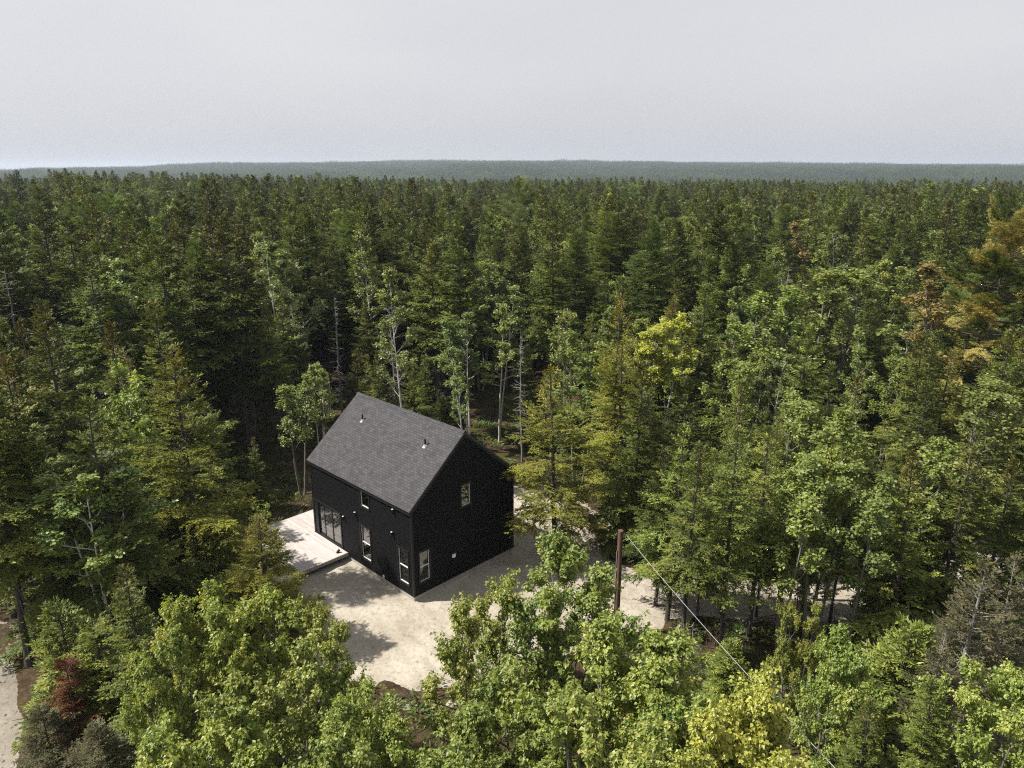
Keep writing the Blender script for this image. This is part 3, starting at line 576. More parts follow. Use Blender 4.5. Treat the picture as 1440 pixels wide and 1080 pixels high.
# wall lamps on the front
for s_, z_ in ((4.96, 3.31), (1.40, 4.72), (1.57, 3.36), (6.20, 2.62)):
    mb = MB(); mb.box((-0.045, s_ - 0.055, z_ - 0.06), (-0.022, s_ + 0.055, z_ + 0.06)); mb.tubes([[(-0.12, s_, z_ - 0.14), (-0.12, s_, z_ + 0.14)]], [[0.055, 0.055]], 12); mb.box((-0.10, s_ - 0.015, z_ - 0.015), (-0.04, s_ + 0.015, z_ + 0.015))
    wl = mb.build('wall_lamp', M['black'], house); mb = MB(); mb.add([(-0.12 + 0.05 * math.cos(a), s_ + 0.05 * math.sin(a), z_ + 0.138) for a in np.arange(12) * math.pi / 6], [tuple(range(12))]); mb.build('lens', M['white'], wl)
mb = MB(); mb.box((-0.09, 2.54, 0.36), (-0.02, 2.64, 0.49)); mb.box((-0.05, 2.575, 0.30), (-0.025, 2.605, 0.36)); mb.build('outlet_box', M['white'], house)
mb = MB(); mb.box((2.50, -0.06, 1.50), (2.82, -0.022, 1.92)); mb.box((2.50, -0.17, 1.80), (2.82, -0.06, 1.92)); wv = mb.build('wall_vent', M['black'], house)
mb = MB(); mb.box((2.56, -0.14, 1.56), (2.76, -0.062, 1.78)); mb.build('vent_flap', M['white'], wv)
# deck: boards, rim, posts
mb = MB(); dz = 0.50; t_ = -3.02; rngd = np.random.default_rng(5)
while t_ < 2.6:
    s0 = 6.06 if t_ < -0.16 else 9.68; t2 = t_ + 0.135
    brk = s0 + rngd.uniform(0.25, 0.75) * (12.32 - s0); ton = rngd.random(2)
    mb.box((t_, s0, dz - 0.035), (t2, brk - 0.002, dz + rngd.uniform(-.001, .001)), 0, tone=ton[0]); mb.box((t_, brk + 0.002, dz - 0.035), (t2, 12.32, dz + rngd.uniform(-.001, .001)), 0, tone=ton[1]); t_ += 0.141
def deck_mat():
    m, n, l = mat('weathered pale deck boards'); b = n('ShaderNodeBsdfPrincipled'); o = n('ShaderNodeOutputMaterial'); l(b.outputs[0], o.inputs[0]); b.inputs['Roughness'].default_value = 0.75
    a = n('ShaderNodeAttribute'); a.attribute_name = 'tone'; r = ramp(n, [(0, (0.40, 0.365, 0.35)), (1, (0.50, 0.465, 0.45))]); l(a.outputs['Fac'], r.inputs[0])
    tc = n('ShaderNodeTexCoord'); mp = n('ShaderNodeMapping'); mp.inputs['Scale'].default_value = (14, 1, 1); l(tc.outputs['Object'], mp.inputs[0]); nz = n('ShaderNodeTexNoise'); nz.inputs['Scale'].default_value = 1.6; nz.inputs['Detail'].default_value = 6; l(mp.outputs[0], nz.inputs['Vector'])
    r2 = ramp(n, [(0.3, (0.82, 0.81, 0.80)), (0.7, (1.08, 1.08, 1.08))]); l(nz.outputs['Fac'], r2.inputs[0]); mx = n('ShaderNodeMix'); mx.data_type = 'RGBA'; mx.blend_type = 'MULTIPLY'; mx.inputs['Factor'].default_value = 1; l(r.outputs[0], mx.inputs[6]); l(r2.outputs[0], mx.inputs[7]); l(mx.outputs[2], b.inputs['Base Color']); return m
deck = mb.build('deck', deck_mat(), house); deck['label'] = 'pale wooden deck in front of the sliding door'
mb = MB(); mb.box((-3.06, 6.02, dz - 0.20), (-0.03, 6.056, dz - 0.004)); mb.box((-3.06, 6.058, dz - 0.20), (-3.024, 12.34, dz - 0.004)); mb.box((-3.02, 12.324, dz - 0.2), (2.6, 12.36, dz - 0.004)); mb.build('rim_board', simple('deck rim', (0.30, 0.27, 0.24), 0.8, var=0.15), deck)
for s_ in (6.4, 9.0, 11.9):
    for t_ in (-2.6, -0.5): mb = MB(); mb.box((t_ - 0.07, s_ - 0.07, -0.3), (t_ + 0.07, s_ + 0.07, dz - 0.04)); mb.build('deck_post', M['bark'], deck)
# small black fixture of unclear use on the deck corner
mb = MB(); mb.box((-0.55, 6.35, dz + 0.001), (-0.35, 6.5, dz + 0.03)); mb.tubes([[(-0.52, 6.42, dz + 0.06), (-0.36, 6.42, dz + 0.16)]], [[0.06, 0.075]], 10); mb.box((-0.46, 6.40, dz + 0.03), (-0.42, 6.44, dz + 0.09))
fl = mb.build('deck_fixture', M['black']); fl.matrix_world = Matrix.Translation((HX, HY, 0)) @ Matrix.Rotation(HYAW, 4, 'Z'); tag(fl, 'small black object lying on the near corner of the pale deck', 'deck item')
fl.name = 'deck_item'

# ------------------------------------------------------------------ pole and cable
bx_, by_ = at(866, 893); d_ = pix_ray(871, 746); tz_ = CAMH + d_[2] * by_ / d_[1]
pole = empty('utility_pole', (bx_, by_, 0)); tag(pole, 'short reddish brown wooden utility pole rising behind the foreground maple', 'utility pole')
mb = MB(); k = 9; s_ = np.linspace(0, 1, k); mb.tubes([[(0, 0, -0.5 + (tz_ + 0.5) * q_) for q_ in s_]], [list(0.14 - 0.02 * s_)], 14); mb.add([(0.12 * math.cos(a), 0.12 * math.sin(a), tz_) for a in np.arange(14) * 6.2832 / 14], [tuple(range(14))])
mb.build('post', simple('red brown pole wood', (0.075, 0.042, 0.030), 0.9, col2=(0.15, 0.090, 0.065), scale=5, bump=0.5, stretch=(1, 1, 0.25)), pole)
mb = MB(); mb.box((0.10, -0.05, tz_ - 0.32), (0.22, 0.05, tz_ - 0.18)); mb.tubes([[(0.20, 0, tz_ - 0.25), (0.30, -0.04, tz_ - 0.27)]], [[0.03, 0.025]], 8); mb.build('bracket', M['bark_grey'], pole)
mb = MB(); mb.tubes([[(-0.15, -0.06, 0.4), (-0.14, -0.06, tz_ - 1.0)]], [[0.025, 0.025]], 8); mb.build('conduit', M['bark_grey'], pole)
p0 = np.array([bx_ + 0.30, by_ - 0.04, tz_ - 0.27]); e0 = np.array([*at(1500, 1412, 7.5), 7.5]); q_ = np.linspace(0, 1, 40)[:, None]
cp = p0 + (e0 - p0) * q_; cp[:, 2] -= 0.35 * 4 * (q_ * (1 - q_))[:, 0]
mb = MB(); mb.tubes([cp], [np.full(40, 0.009)], 6); cb_ = mb.build('overhead_cable', simple('pale cable', (0.36, 0.36, 0.35), 0.5, var=0.1)); tag(cb_, 'thin pale overhead cable slanting from the brown pole down to the right', 'cable')

# ------------------------------------------------------------------ tree prototypes
SM = [M['spruce'], M['spruce_cone']]; WM = [M['bark'], M['bark'], M['bark_grey']]
# crowded forest spruce: bare lower stem, narrow crown
for i, (H, R, cl, cn) in enumerate([(17, 2.5, 0.42, 0.25), (17, 2.8, 0.36, 0.0), (16, 2.2, 0.46, 0.4), (18, 2.9, 0.34, 0.1), (15, 2.2, 0.38, 0.0), (17, 2.4, 0.50, 0.2)]):
    c, wd = conifer(100 + i, H=H, R=R, clear=cl, whorl=0.56, per=8, cones=cn, dead=1.1, gap=0.10 + 0.05 * (i % 3), step=0.068, blade=0.18, bw=0.066, ragged=0.38, droop=0.4, up=0.4); reg('forest_spruce', H, c, wd, SM, WM)
# edge spruce: foliage nearly to the ground, broader plates
for i, (H, R, cl, cn) in enumerate([(13, 2.6, 0.14, 0.2), (12, 2.3, 0.20, 0.0), (13, 2.2, 0.10, 0.6), (11, 2.1, 0.24, 0.3), (12, 2.5, 0.16, 0.0)]):
    c, wd = conifer(200 + i, H=H, R=R, clear=cl, whorl=0.50, per=7, cones=cn, dead=0.7, gap=0.15, step=0.068, blade=0.16, bw=0.056, ragged=0.38, droop=0.45, up=0.35); reg('edge_spruce', H, c, wd, SM, WM)
for i, (H, R, cl) in enumerate([(11.5, 1.7, 0.34), (12, 1.5, 0.40), (10.5, 1.8, 0.30)]):
    c, wd = conifer(250 + i, H=H, R=R, clear=cl, whorl=0.30, per=5, cones=0.1, dead=0.9, gap=0.22, step=0.075, blade=0.15, bw=0.045, ragged=0.4, droop=0.4, up=0.35); reg('drive_spruce', H, c, wd, SM, WM)
# open olive spruce and its sparse sister, with sunny foliage
OM = [M['spruce_olive'], M['spruce_cone']]
for i, (H, R, cl, gp, wh) in enumerate([(13, 3.0, 0.12, 0.14, 0.30), (11.5, 2.3, 0.22, 0.34, 0.40), (12, 2.4, 0.2, 0.22, 0.34)]):
    c, wd = conifer(300 + i, H=H, R=R, clear=cl, whorl=wh, per=5, cones=0.35, dead=1.0, gap=gp, step=0.07, blade=0.15, bw=0.042, ragged=0.42, droop=0.45, up=0.4, inner=0.22); reg('olive_spruce', H, c, wd, OM, WM)
# larch-like soft conifer
for i in range(2):
    c, wd = conifer(400 + i, H=15, R=2.4, clear=0.25, whorl=0.22, per=6, profile='column', step=0.075, blade=0.13, bw=0.035, twigstep=0.10, droop=0.1, up=0.1, gap=0.05, ragged=0.2, dead=0.5); reg('soft_conifer', 15, c, wd, [M['pine'], M['pine']], WM)
# white pine, long level boughs
for i in range(2):
    c, wd = conifer(500 + i, H=17, R=4.2, clear=0.35, whorl=0.75, per=6, profile='pine', step=0.05, blade=0.24, bw=0.035, twigstep=0.085, droop=0.05, up=0.35, inner=0.42, gap=0.15, dead=0.4); reg('white_pine', 17, c, wd, [M['pine'], M['pine']], WM)
c, wd = conifer(510, H=17, R=4.6, clear=0.30, whorl=0.8, per=6, profile='pine', step=0.05, blade=0.24, bw=0.04, twigstep=0.08, droop=0.0, up=0.3, inner=0.40, gap=0.1, dead=0.4, gold=0.5); reg('golden_pine', 17, c, wd, [M['pine'], M['pine_gold']], WM)
# dying small conifers
c, wd = conifer(600, H=5, R=1.7, clear=0.05, whorl=0.22, per=6, step=0.05, blade=0.12, bw=0.03, gap=0.1, dead=1.5, twigstep=0.09); reg('rust_spruce', 5, c, wd, [M['rust'], M['rust']], WM)
c, wd = conifer(601, H=8, R=2.1, clear=0.08, whorl=0.30, per=5, step=0.065, blade=0.13, bw=0.038, gap=0.22, dead=1.6, twigstep=0.10); reg('grey_spruce', 8, c, wd, [M['grey_needles'], M['grey_needles']], [M['bark_grey'], M['bark_grey'], M['bark_grey']])
# young spruce
for i in range(3):
    c, wd = conifer(650 + i, H=4, R=1.3, clear=0.03, whorl=0.20, per=6, step=0.055, blade=0.12, bw=0.036, gap=0.05, dead=0.0, twigstep=0.09, inner=0.05); reg('young_spruce', 4, c, wd, SM, WM)
# foreground maples
BMm = [M['bark_maple']]
for i, (H, R, st) in enumerate([(9.5, 3.1, 3), (8.5, 2.7, 2), (9, 2.9, 3), (8, 2.4, 2)]):
    c, wd = broadleaf(700 + i, H=H, R=R, clear=0.22, stems=st, spread=0.16, limbs=13, subs=9, shoots=5, leaves=[18, 19, 18, 19][i], leaf=0.112, shape=1.0, droopy=1.0); reg('maple', H, c, wd, [M['maple']], BMm)
# slimmer woodland maples with smaller looking leaves
for i, (H, R) in enumerate([(11, 2.2), (12, 2.5), (10, 2.0)]):
    c, wd = broadleaf(720 + i, H=H, R=R, clear=0.42, stems=2, spread=0.10, limbs=11, subs=8, shoots=4, leaves=9, leaf=0.16, leafmode='oval', droopy=0.3); reg('wood_maple', H, c, wd, [M['wood_maple']], BMm)
for i, (H, R, st) in enumerate([(14, 2.3, 2), (15, 1.8, 1), (13, 2.2, 3)]):
    c, wd = broadleaf(740 + i, H=H, R=R, clear=0.45, stems=st, spread=0.08, limbs=12, subs=8, shoots=4, leaves=13, leaf=0.155, leafmode='oval', droopy=0.2, trunk_r=0.085); reg('birch', H, c, wd, [M['birch']], [M['bark_birch']])
c, wd = broadleaf(760, H=12, R=3.1, clear=0.52, stems=3, spread=0.11, limbs=12, subs=8, shoots=6, leaves=12, leaf=0.16, leafmode='oval', droopy=0.3, trunk_r=0.10); reg('lime_tree', 12, c, wd, [M['maple_lime']], [M['bark_birch']])
c, wd = broadleaf(770, H=13, R=1.6, clear=0.35, stems=1, spread=0.08, limbs=14, subs=7, shoots=4, leaves=9, leaf=0.17, leafmode='oval'); reg('amber_tree', 13, c, wd, [M['maple_gold']], BMm)
for i in range(2):
    c, wd = broadleaf(780 + i, H=5.5, R=1.5, clear=0.15, stems=2, spread=0.12, limbs=9, subs=5, shoots=4, leaves=9, leaf=0.13); reg('sapling', 5.5, c, wd, [M['maple']], BMm)
for i in range(3):
    c, wd = snag(800 + i, H=[11, 9, 12][i], R=[1.5, 1.2, 1.0][i]); PROTO.setdefault('snag', []).append(([11, 9, 12][i], c.mesh('snag_branches', [M['bark_grey']]), wd.mesh('snag_trunk', [M['bark_grey']])))

NAME = {'drive_spruce': ('spruce_tree', 'spruce'), 'forest_spruce': ('spruce_tree', 'spruce'), 'edge_spruce': ('spruce_tree', 'spruce'), 'olive_spruce': ('spruce_tree', 'spruce'), 'soft_conifer': ('larch_tree', 'larch'), 'white_pine': ('pine_tree', 'pine'), 'golden_pine': ('pine_tree', 'pine'),
        'rust_spruce': ('dying_spruce', 'dead conifer'), 'grey_spruce': ('dying_spruce', 'dead conifer'), 'young_spruce': ('young_spruce', 'young spruce'), 'maple': ('maple_tree', 'maple'), 'wood_maple': ('maple_tree', 'maple'), 'birch': ('birch_tree', 'birch'),
        'lime_tree': ('birch_tree', 'birch'), 'amber_tree': ('amber_tree', 'tree'), 'sapling': ('maple_sapling', 'sapling'), 'snag': ('dead_tree', 'dead tree')}
GROUP = {'spruce': 'spruces of the forest round the clearing', 'larch': 'soft larch like conifers in the forest', 'pine': 'pines in the forest', 'maple': 'maples in and before the forest', 'birch': 'birches among the spruces', 'young spruce': 'young spruces at the forest edge', 'sapling': 'maple saplings', 'dead tree': 'dead grey trees', 'dead conifer': 'dying conifers', 'tree': 'amber leaved trees'}
TREES = []       # (x, y, H, R, kind)
rt = random.Random(11)
def tree(kind, x, y, H, var=None, rot=None, wide=1.0, label=None, slot=None):
    Ls = PROTO[kind]; v = rt.randrange(len(Ls)) if var is None else var % len(Ls); h0, cm, wm = Ls[v]; s = H / h0
    nm, cat = NAME[kind]; z = float(elev(x, y)) - 0.03
    e = empty(nm, (x, y, z), rt.random() * 6.28 if rot is None else rot); e.scale = (s * wide, s * wide, s)
    e.rotation_euler.x = rt.gauss(0, 0.02); e.rotation_euler.y = rt.gauss(0, 0.02)
    for pn, me in (('trunk', wm), ('branches' if kind == 'snag' else 'crown', cm)):
        o = bpy.data.objects.new(pn, me); C.objects.link(o); o.parent = e
        if slot and pn == 'crown':
            for k_ in range(len(o.material_slots)): o.material_slots[k_].link = 'OBJECT'; o.material_slots[k_].material = M[slot]
    e['category'] = cat; e['group'] = GROUP[cat]
    if label: e['label'] = label
    TREES.append([x, y, H, kind, e, label]); return e
def top(kind, px, py, H, **k):
    x, y = at(px, py, H); return tree(kind, x, y, H, **k)

# --- trees one can point to in the photograph, placed by where their tops stand
top('olive_spruce', 240, 488, 13.5, var=0, wide=1.15, rot=0.5, label='large golden olive spruce with spreading boughs left of the black house')
top('olive_spruce', 362, 724, 6.9, var=0, rot=1.0, wide=1.55, label='short bushy spruce leaning over the pale deck')
top('olive_spruce', 785, 512, 11.4, var=2, rot=2.0, wide=1.3, label='sparse see through olive spruce beside the right gable of the black house')
top('olive_spruce', 868, 418, 14.2, var=2, rot=0.3, wide=0.9, label='tall narrow spruce with brown cone top left of the lime green birch')
top('lime_tree', 930, 430, 12.4, wide=1.1, rot=0.4, label='lime yellow birch with three bare white stems right of the house')
top('birch', 700, 398, 13.2, var=0, rot=0.0, wide=1.25, label='pale green birch clump straight behind the right gable')
top('birch', 652, 415, 12.6, var=2, rot=1.0, label='small pale birch left of the birch clump behind the gable')
top('birch', 740, 400, 12.9, var=1, rot=2.0, label='slim birch with a long white stem behind the right end of the house')
top('birch', 392, 318, 17.2, var=0, rot=1.5, label='tall pale maple like birch with light leaves behind the left end of the roof')
top('birch', 522, 310, 17.5, var=1, rot=1.2, label='slender pale birch poking between dark spruces behind the roof ridge')
top('birch', 562, 352, 16.5, var=1, rot=3.0, label='slender pale birch just right of the taller one behind the roof ridge')
top('wood_maple', 410, 520, 9.0, var=2, label='small leafy maple in the shade behind the left corner of the house')
top('birch', 112, 632, 10.5, var=2, wide=1.5, rot=0.4, label='blue green leafy tree low at the left edge above the dying rust tree')
top('sapling', 185, 512, 11.0, wide=0.8, label='lime topped slender sapling left of the golden olive spruce')
top('wood_maple', 1180, 362, 15.0, var=1, wide=1.5, rot=1.0, label='broad light green maple crown in the forest on the right')
top('wood_maple', 1075, 378, 14.8, var=0, wide=1.2, label='light green maple left of the broad maple crown on the right')
top('wood_maple', 1180, 545, 11.5, var=2, wide=1.1, label='bright green maple below the broad maple crown on the right')
top('maple', 1160, 610, 10.0, var=3, wide=0.85, label='yellow green maple above the gap in the trees on the right')
top('wood_maple', 1400, 520, 12.0, var=1, wide=1.3, label='light green maple against the right edge')
top('wood_maple', 1330, 600, 10.5, var=0, label='green maple left of the light maple at the right edge')
top('golden_pine', 1412, 308, 18.3, wide=0.85, rot=0.6, label='large golden white pine with long level boughs at the right edge')
top('amber_tree', 1346, 352, 16.0, wide=1.3, label='amber brown leafed tree left of the golden pine')
top('amber_tree', 1143, 298, 16.8, wide=1.2, label='amber yellow tree alone in the far dark forest right of centre')
top('white_pine', 730, 262, 18.6, var=0, rot=0.0, label='tall feathery white pine in the forest behind the birch clump')
top('soft_conifer', 860, 300, 17.2, var=0, wide=1.25, label='soft rounded green larch behind the lime birch')
top('soft_conifer', 930, 262, 18.2, var=1, wide=1.2, label='soft green larch far behind the lime birch')
top('forest_spruce', 160, 240, 21.3, var=3, label='dark spruce rising highest over the forest skyline at left')
top('forest_spruce', 500, 238, 21.4, var=0, label='dark pointed spruce breaking the skyline above the house')
top('snag', 553, 430, 11.0, var=0, rot=0.5, label='grey dead tree with bare crooked limbs behind the roof ridge')
top('snag', 470, 420, 11.4, var=2, rot=0.1, label='grey dead pole like trunk behind the left end of the ridge')
top('snag', 735, 470, 10.0, var=2, label='bare grey dead stem among the birches behind the gable')
top('snag', 990, 890, 6.0, var=1, label='small grey dead tree under the cable right of the foreground maple')
top('snag', 972, 905, 5.4, var=0, rot=2, label='twisted grey dead sapling left of the cable at the lower right')
top('snag', 1230, 905, 5.0, var=1, label='fallen looking grey dead top among spruces at lower right')
for (x, y, H, k_, v, lb) in [(6.9, 38.3, 11.5, 'edge_spruce', 0, 'dense spruce behind the brown pole at the right side of the sandy yard'), (9.6, 37.2, 10.8, 'edge_spruce', 4, 'dense spruce just beyond the drive right of the brown pole'), (6.6, 42.0, 12.0, 'olive_spruce', 2, 'olive spruce at the back right corner of the sandy yard'),
    (7.4, 32.6, 8.6, 'edge_spruce', 3, 'bushy spruce close behind the brown pole hanging over the drive'), (12.6, 37.3, 10.5, 'edge_spruce', 1, 'spruce behind the sandy drive below the lime yellow birch'), (15.6, 37.5, 10.5, 'wood_maple', 1, 'leafy maple behind the sandy drive between spruces'), (18.8, 38.0, 10.8, 'edge_spruce', 3, 'spruce behind the right end of the sandy drive'),
    (9.2, 31.2, 9.0, 'drive_spruce', 1, 'slender dark trunk nearest the brown pole at the near edge of the drive'), (10.6, 32.0, 9.6, 'drive_spruce', 0, 'slender spruce second right from the brown pole on the drive edge'),
    (12.2, 31.4, 8.6, 'drive_spruce', 2, 'slender spruce third right from the brown pole on the drive edge'), (13.4, 35.0, 9.8, 'drive_spruce', 1, 'slender spruce on the far edge of the sandy drive'), (11.2, 35.2, 9.4, 'drive_spruce', 0, 'slender spruce on the far drive edge nearer the pole'), (15.8, 31.2, 9.2, 'drive_spruce', 1, 'slender spruce before the middle of the sandy drive'), (17.6, 35.4, 9.8, 'drive_spruce', 2, 'slender spruce on the far edge where the drive disappears'), (18.6, 31.2, 8.4, 'edge_spruce', 3, 'bushy low spruce closing the right end of the sandy drive'),
    (14.0, 30.2, 4.6, 'sapling', 0, 'maple sapling on the near side of the sandy drive'), (17.0, 29.6, 5.2, 'sapling', 1, 'second maple sapling further right on the near side of the drive'), (19.8, 30.6, 6.0, 'young_spruce', 0, 'young spruce on the near side of the drive at right')]:
    tree(k_, x, y, H, var=v, label=lb, wide=0.72 if k_ == 'drive_spruce' else 1.0)
# foreground maples
for a in [(788, 760, 9.6, 0, 1.1, 0.0, 'largest bright green maple in the foreground right of the sandy yard'), (668, 818, 8.6, 1, .9, 1.2, 'bright green maple whose left bough points at the house corner'), (890, 858, 9.3, 2, 1.1, 2.2, 'bright green maple in front of the brown pole'),
          (760, 925, 8.8, 3, 1.0, 3.0, 'bright maple below the largest maple at the bottom centre'), (930, 940, 8.8, 0, .8, 4.0, 'green maple at the bottom beside the dead grey saplings'), (655, 985, 8.4, 2, 1.0, 0.7, 'maple at the bottom centre under the sandy yard'),
          (262, 796, 8.8, 2, .78, 0.3, 'bright maple with the tallest shoots in the left foreground'), (340, 812, 8.6, 3, .85, 1.3, 'bright maple in the left foreground below the short bushy spruce'), (443, 868, 8.2, 1, .85, 2.6, 'bright maple in the left foreground reaching over the sandy yard'),
          (215, 880, 8.0, 0, .8, 5.0, 'bright maple overhanging the rust coloured dying spruce'), (385, 935, 8.3, 1, 1.0, 4.1, 'bright maple in the middle of the left foreground clump'), (520, 955, 8.2, 0, .85, 1.9, 'bright maple at the bottom under the lower tip of the sandy yard'),
          (265, 985, 8.0, 3, 1.0, 0.9, 'bright maple at the bottom left beside bare pale stems'), (840, 1010, 9.0, 1, 1.0, 2.9, 'bright maple cut by the bottom edge right of centre'), (455, 1030, 8.5, 2, 1.0, 3.7, 'bright maple cut by the bottom edge left of centre')]:
    top('maple', a[0], a[1], a[2], var=a[3], wide=a[4], rot=a[5], label=a[6])
top('maple', 1010, 962, 8.8, var=1, wide=.95, rot=1.0, slot='maple_lime', label='yellowest maple at the bottom edge right of centre')
top('maple', 1075, 1005, 8.6, var=3, wide=.9, rot=2.0, slot='maple_lime', label='second yellow maple at the bottom where the cable leaves the picture')
top('maple', 1185, 862, 8.2, var=2, wide=.75, rot=1.0, label='mid green maple in the lower right crossed by the cable')
top('maple', 1128, 850, 6.6, var=1, wide=.55, rot=3.0, label='green maple just above the cable at lower right')
top('maple', 1420, 900, 9.0, var=0, wide=.85, rot=3.0, label='green maple at the lower right corner')
top('rust_spruce', 92, 925, 4.6, rot=0, wide=.8, label='rust red dying spruce beside the gravel road at lower left')
top('rust_spruce', 135, 1015, 3.6, rot=1, wide=1.2, slot='grey_needles', label='withered brown spruce under the rust red one at lower left')
top('rust_spruce', 60, 990, 3.4, rot=2, wide=1.1, slot='grey_needles', label='withered brown spruce at the road edge in the lower left corner')
top('young_spruce', 85, 845, 5.6, var=0, label='young dark spruce between the bare trunks and the rust red one')
top('young_spruce', 130, 870, 5.4, var=1, label='young green spruce right of the bare trunks at lower left')
top('edge_spruce', 175, 800, 7.8, var=3, label='small green spruce in front of the leafy tree at left')
top('edge_spruce', 115, 560, 12.5, var=4, label='dark spruce behind the blue green leafy tree at left')
top('edge_spruce', 60, 425, 15.5, var=0, label='tall layered spruce with drooping plates at the left edge')
top('edge_spruce', 12, 500, 14.0, var=2, label='layered spruce cut off by the left edge')
top('grey_spruce', 1375, 800, 9.0, var=0, rot=1, label='withered grey brown conifer at the right edge')
top('grey_spruce', 1325, 880, 7.6, var=0, wide=.7, rot=3, label='withered grey brown conifer left of the other at lower right')
top('grey_spruce', 1435, 790, 8.4, var=0, wide=.75, rot=4, label='withered conifer half cut off by the right edge')
top('young_spruce', 1290, 885, 6.6, var=2, label='dark young spruce below the withered conifers at lower right')
top('edge_spruce', 1330, 960, 7.4, var=1, label='blue green spruce at the bottom edge in the lower right')
top('edge_spruce', 1225, 985, 6.4, var=3, label='spruce at the bottom right between maple and withered conifers')
# bare trunks by the road at the left edge and the stand before the drive on the right
for (px, py, H, lb) in [(42, 938, 15.0, 'thick dark trunk leaning beside the gravel road at lower left'), (20, 868, 15.0, 'thinner dark trunk left of the leaning one at the left edge'), (72, 800, 14, 'slim trunk right of the leaning trunks at the left edge')]:
    x, y = at(px, py); tree('forest_spruce', x, y, H, label=lb)
for (px, py, H, v, lb) in [(955, 935, 10.6, 1, 'spruce with a straight bare trunk left of the cable before the drive'), (938, 872, 10.2, 2, 'dense spruce directly right of the brown pole'), (1012, 925, 11.4, 3, 'spruce with dark trunk standing before the sandy drive'), (1052, 900, 10.8, 1, 'spruce with dark trunk right of the cable before the sandy drive'),
                          (1092, 935, 9.6, 2, 'slim leafy maple among dark trunked spruces before the sandy drive'), (1135, 915, 10.2, 5, 'layered spruce right of the slim maple before the sandy drive'), (1190, 925, 9.4, 5, 'leafy maple before the right end of the sandy drive'), (1250, 930, 10.0, 7, 'olive green spruce right of the drive gap'), (1310, 905, 10.0, 8, 'spruce above the withered conifers')]:
    x, y = at(px, py); tree('wood_maple' if 'maple' in lb else 'drive_spruce' if v < 5 else 'edge_spruce', x, y, H, var=v, label=lb)

# ------------------------------------------------------------------ the forest round the clearing
KEEP = [(428, 552, 724, 848, 31.5), (392, 715, 640, 965, 27), (724, 700, 828, 790, 38), (640, 780, 760, 850, 30), (852, 742, 890, 880, 30), (0, 935, 55, 1080, 26), (872, 795, 1100, 870, 31.5), (0, 790, 60, 940, 30)]
def allowed(x, y, H, R, clear, foot=True):
    for (a, b, c_, d_, dep) in KEEP:
        if y > dep + 1: continue
        x0, yt = proj(x, y, H); x1, yb = proj(x, y, H * clear); rp = R * 0.75 * FPX / math.hypot(x, y, CAMH - H * .6)
        if x0 + rp > a and x0 - rp < c_ and yt < d_ and yb > b: return False
    return True
MARK = []
for t in TREES:
    if t[1] > 23 and t[3] in ('lime_tree', 'birch', 'wood_maple', 'golden_pine', 'amber_tree', 'white_pine', 'soft_conifer', 'olive_spruce', 'snag', 'grey_spruce') or t[2] > 20:
        x0, yt = proj(t[0], t[1], t[2]); rp = 1.3 * (2.5 if t[3] == 'golden_pine' else 1) * FPX / math.hypot(t[0], t[1]); yb = proj(t[0], t[1], t[2] * (0.62 if t[3] != 'lime_tree' else 0.3))[1]
        MARK.append((x0 - rp, yt, x0 + rp, yb, t[1] - 0.5))
LIME = next(t for t in TREES if t[3] == 'lime_tree')
def fit_height(x, y, H, R):
    for (a, b, c_, d_, dep) in MARK:
        if y > dep: continue
        rp = R * 0.6 * FPX / math.hypot(x, y); x0, _ = proj(x, y, H)
        if x0 + rp > a and x0 - rp < c_:
            d2 = pix_ray(x0, d_); H = min(H, CAMH + d2[2] * y / d2[1])
    if LIME[0] - 15 < x < LIME[0] - 1 and abs(y - LIME[1]) < 3: H = min(H, 5 + (LIME[0] - x) * 1.28)
    if -30 < x < -12 and 28 < y < 47: H = min(H, (-13.5 - x) * 1.28 + 1.0)
    return H
rf = np.random.default_rng(77); man = np.array([(t[0], t[1]) for t in TREES]); cand = []
sp = 3.35; far_edge = 128.0
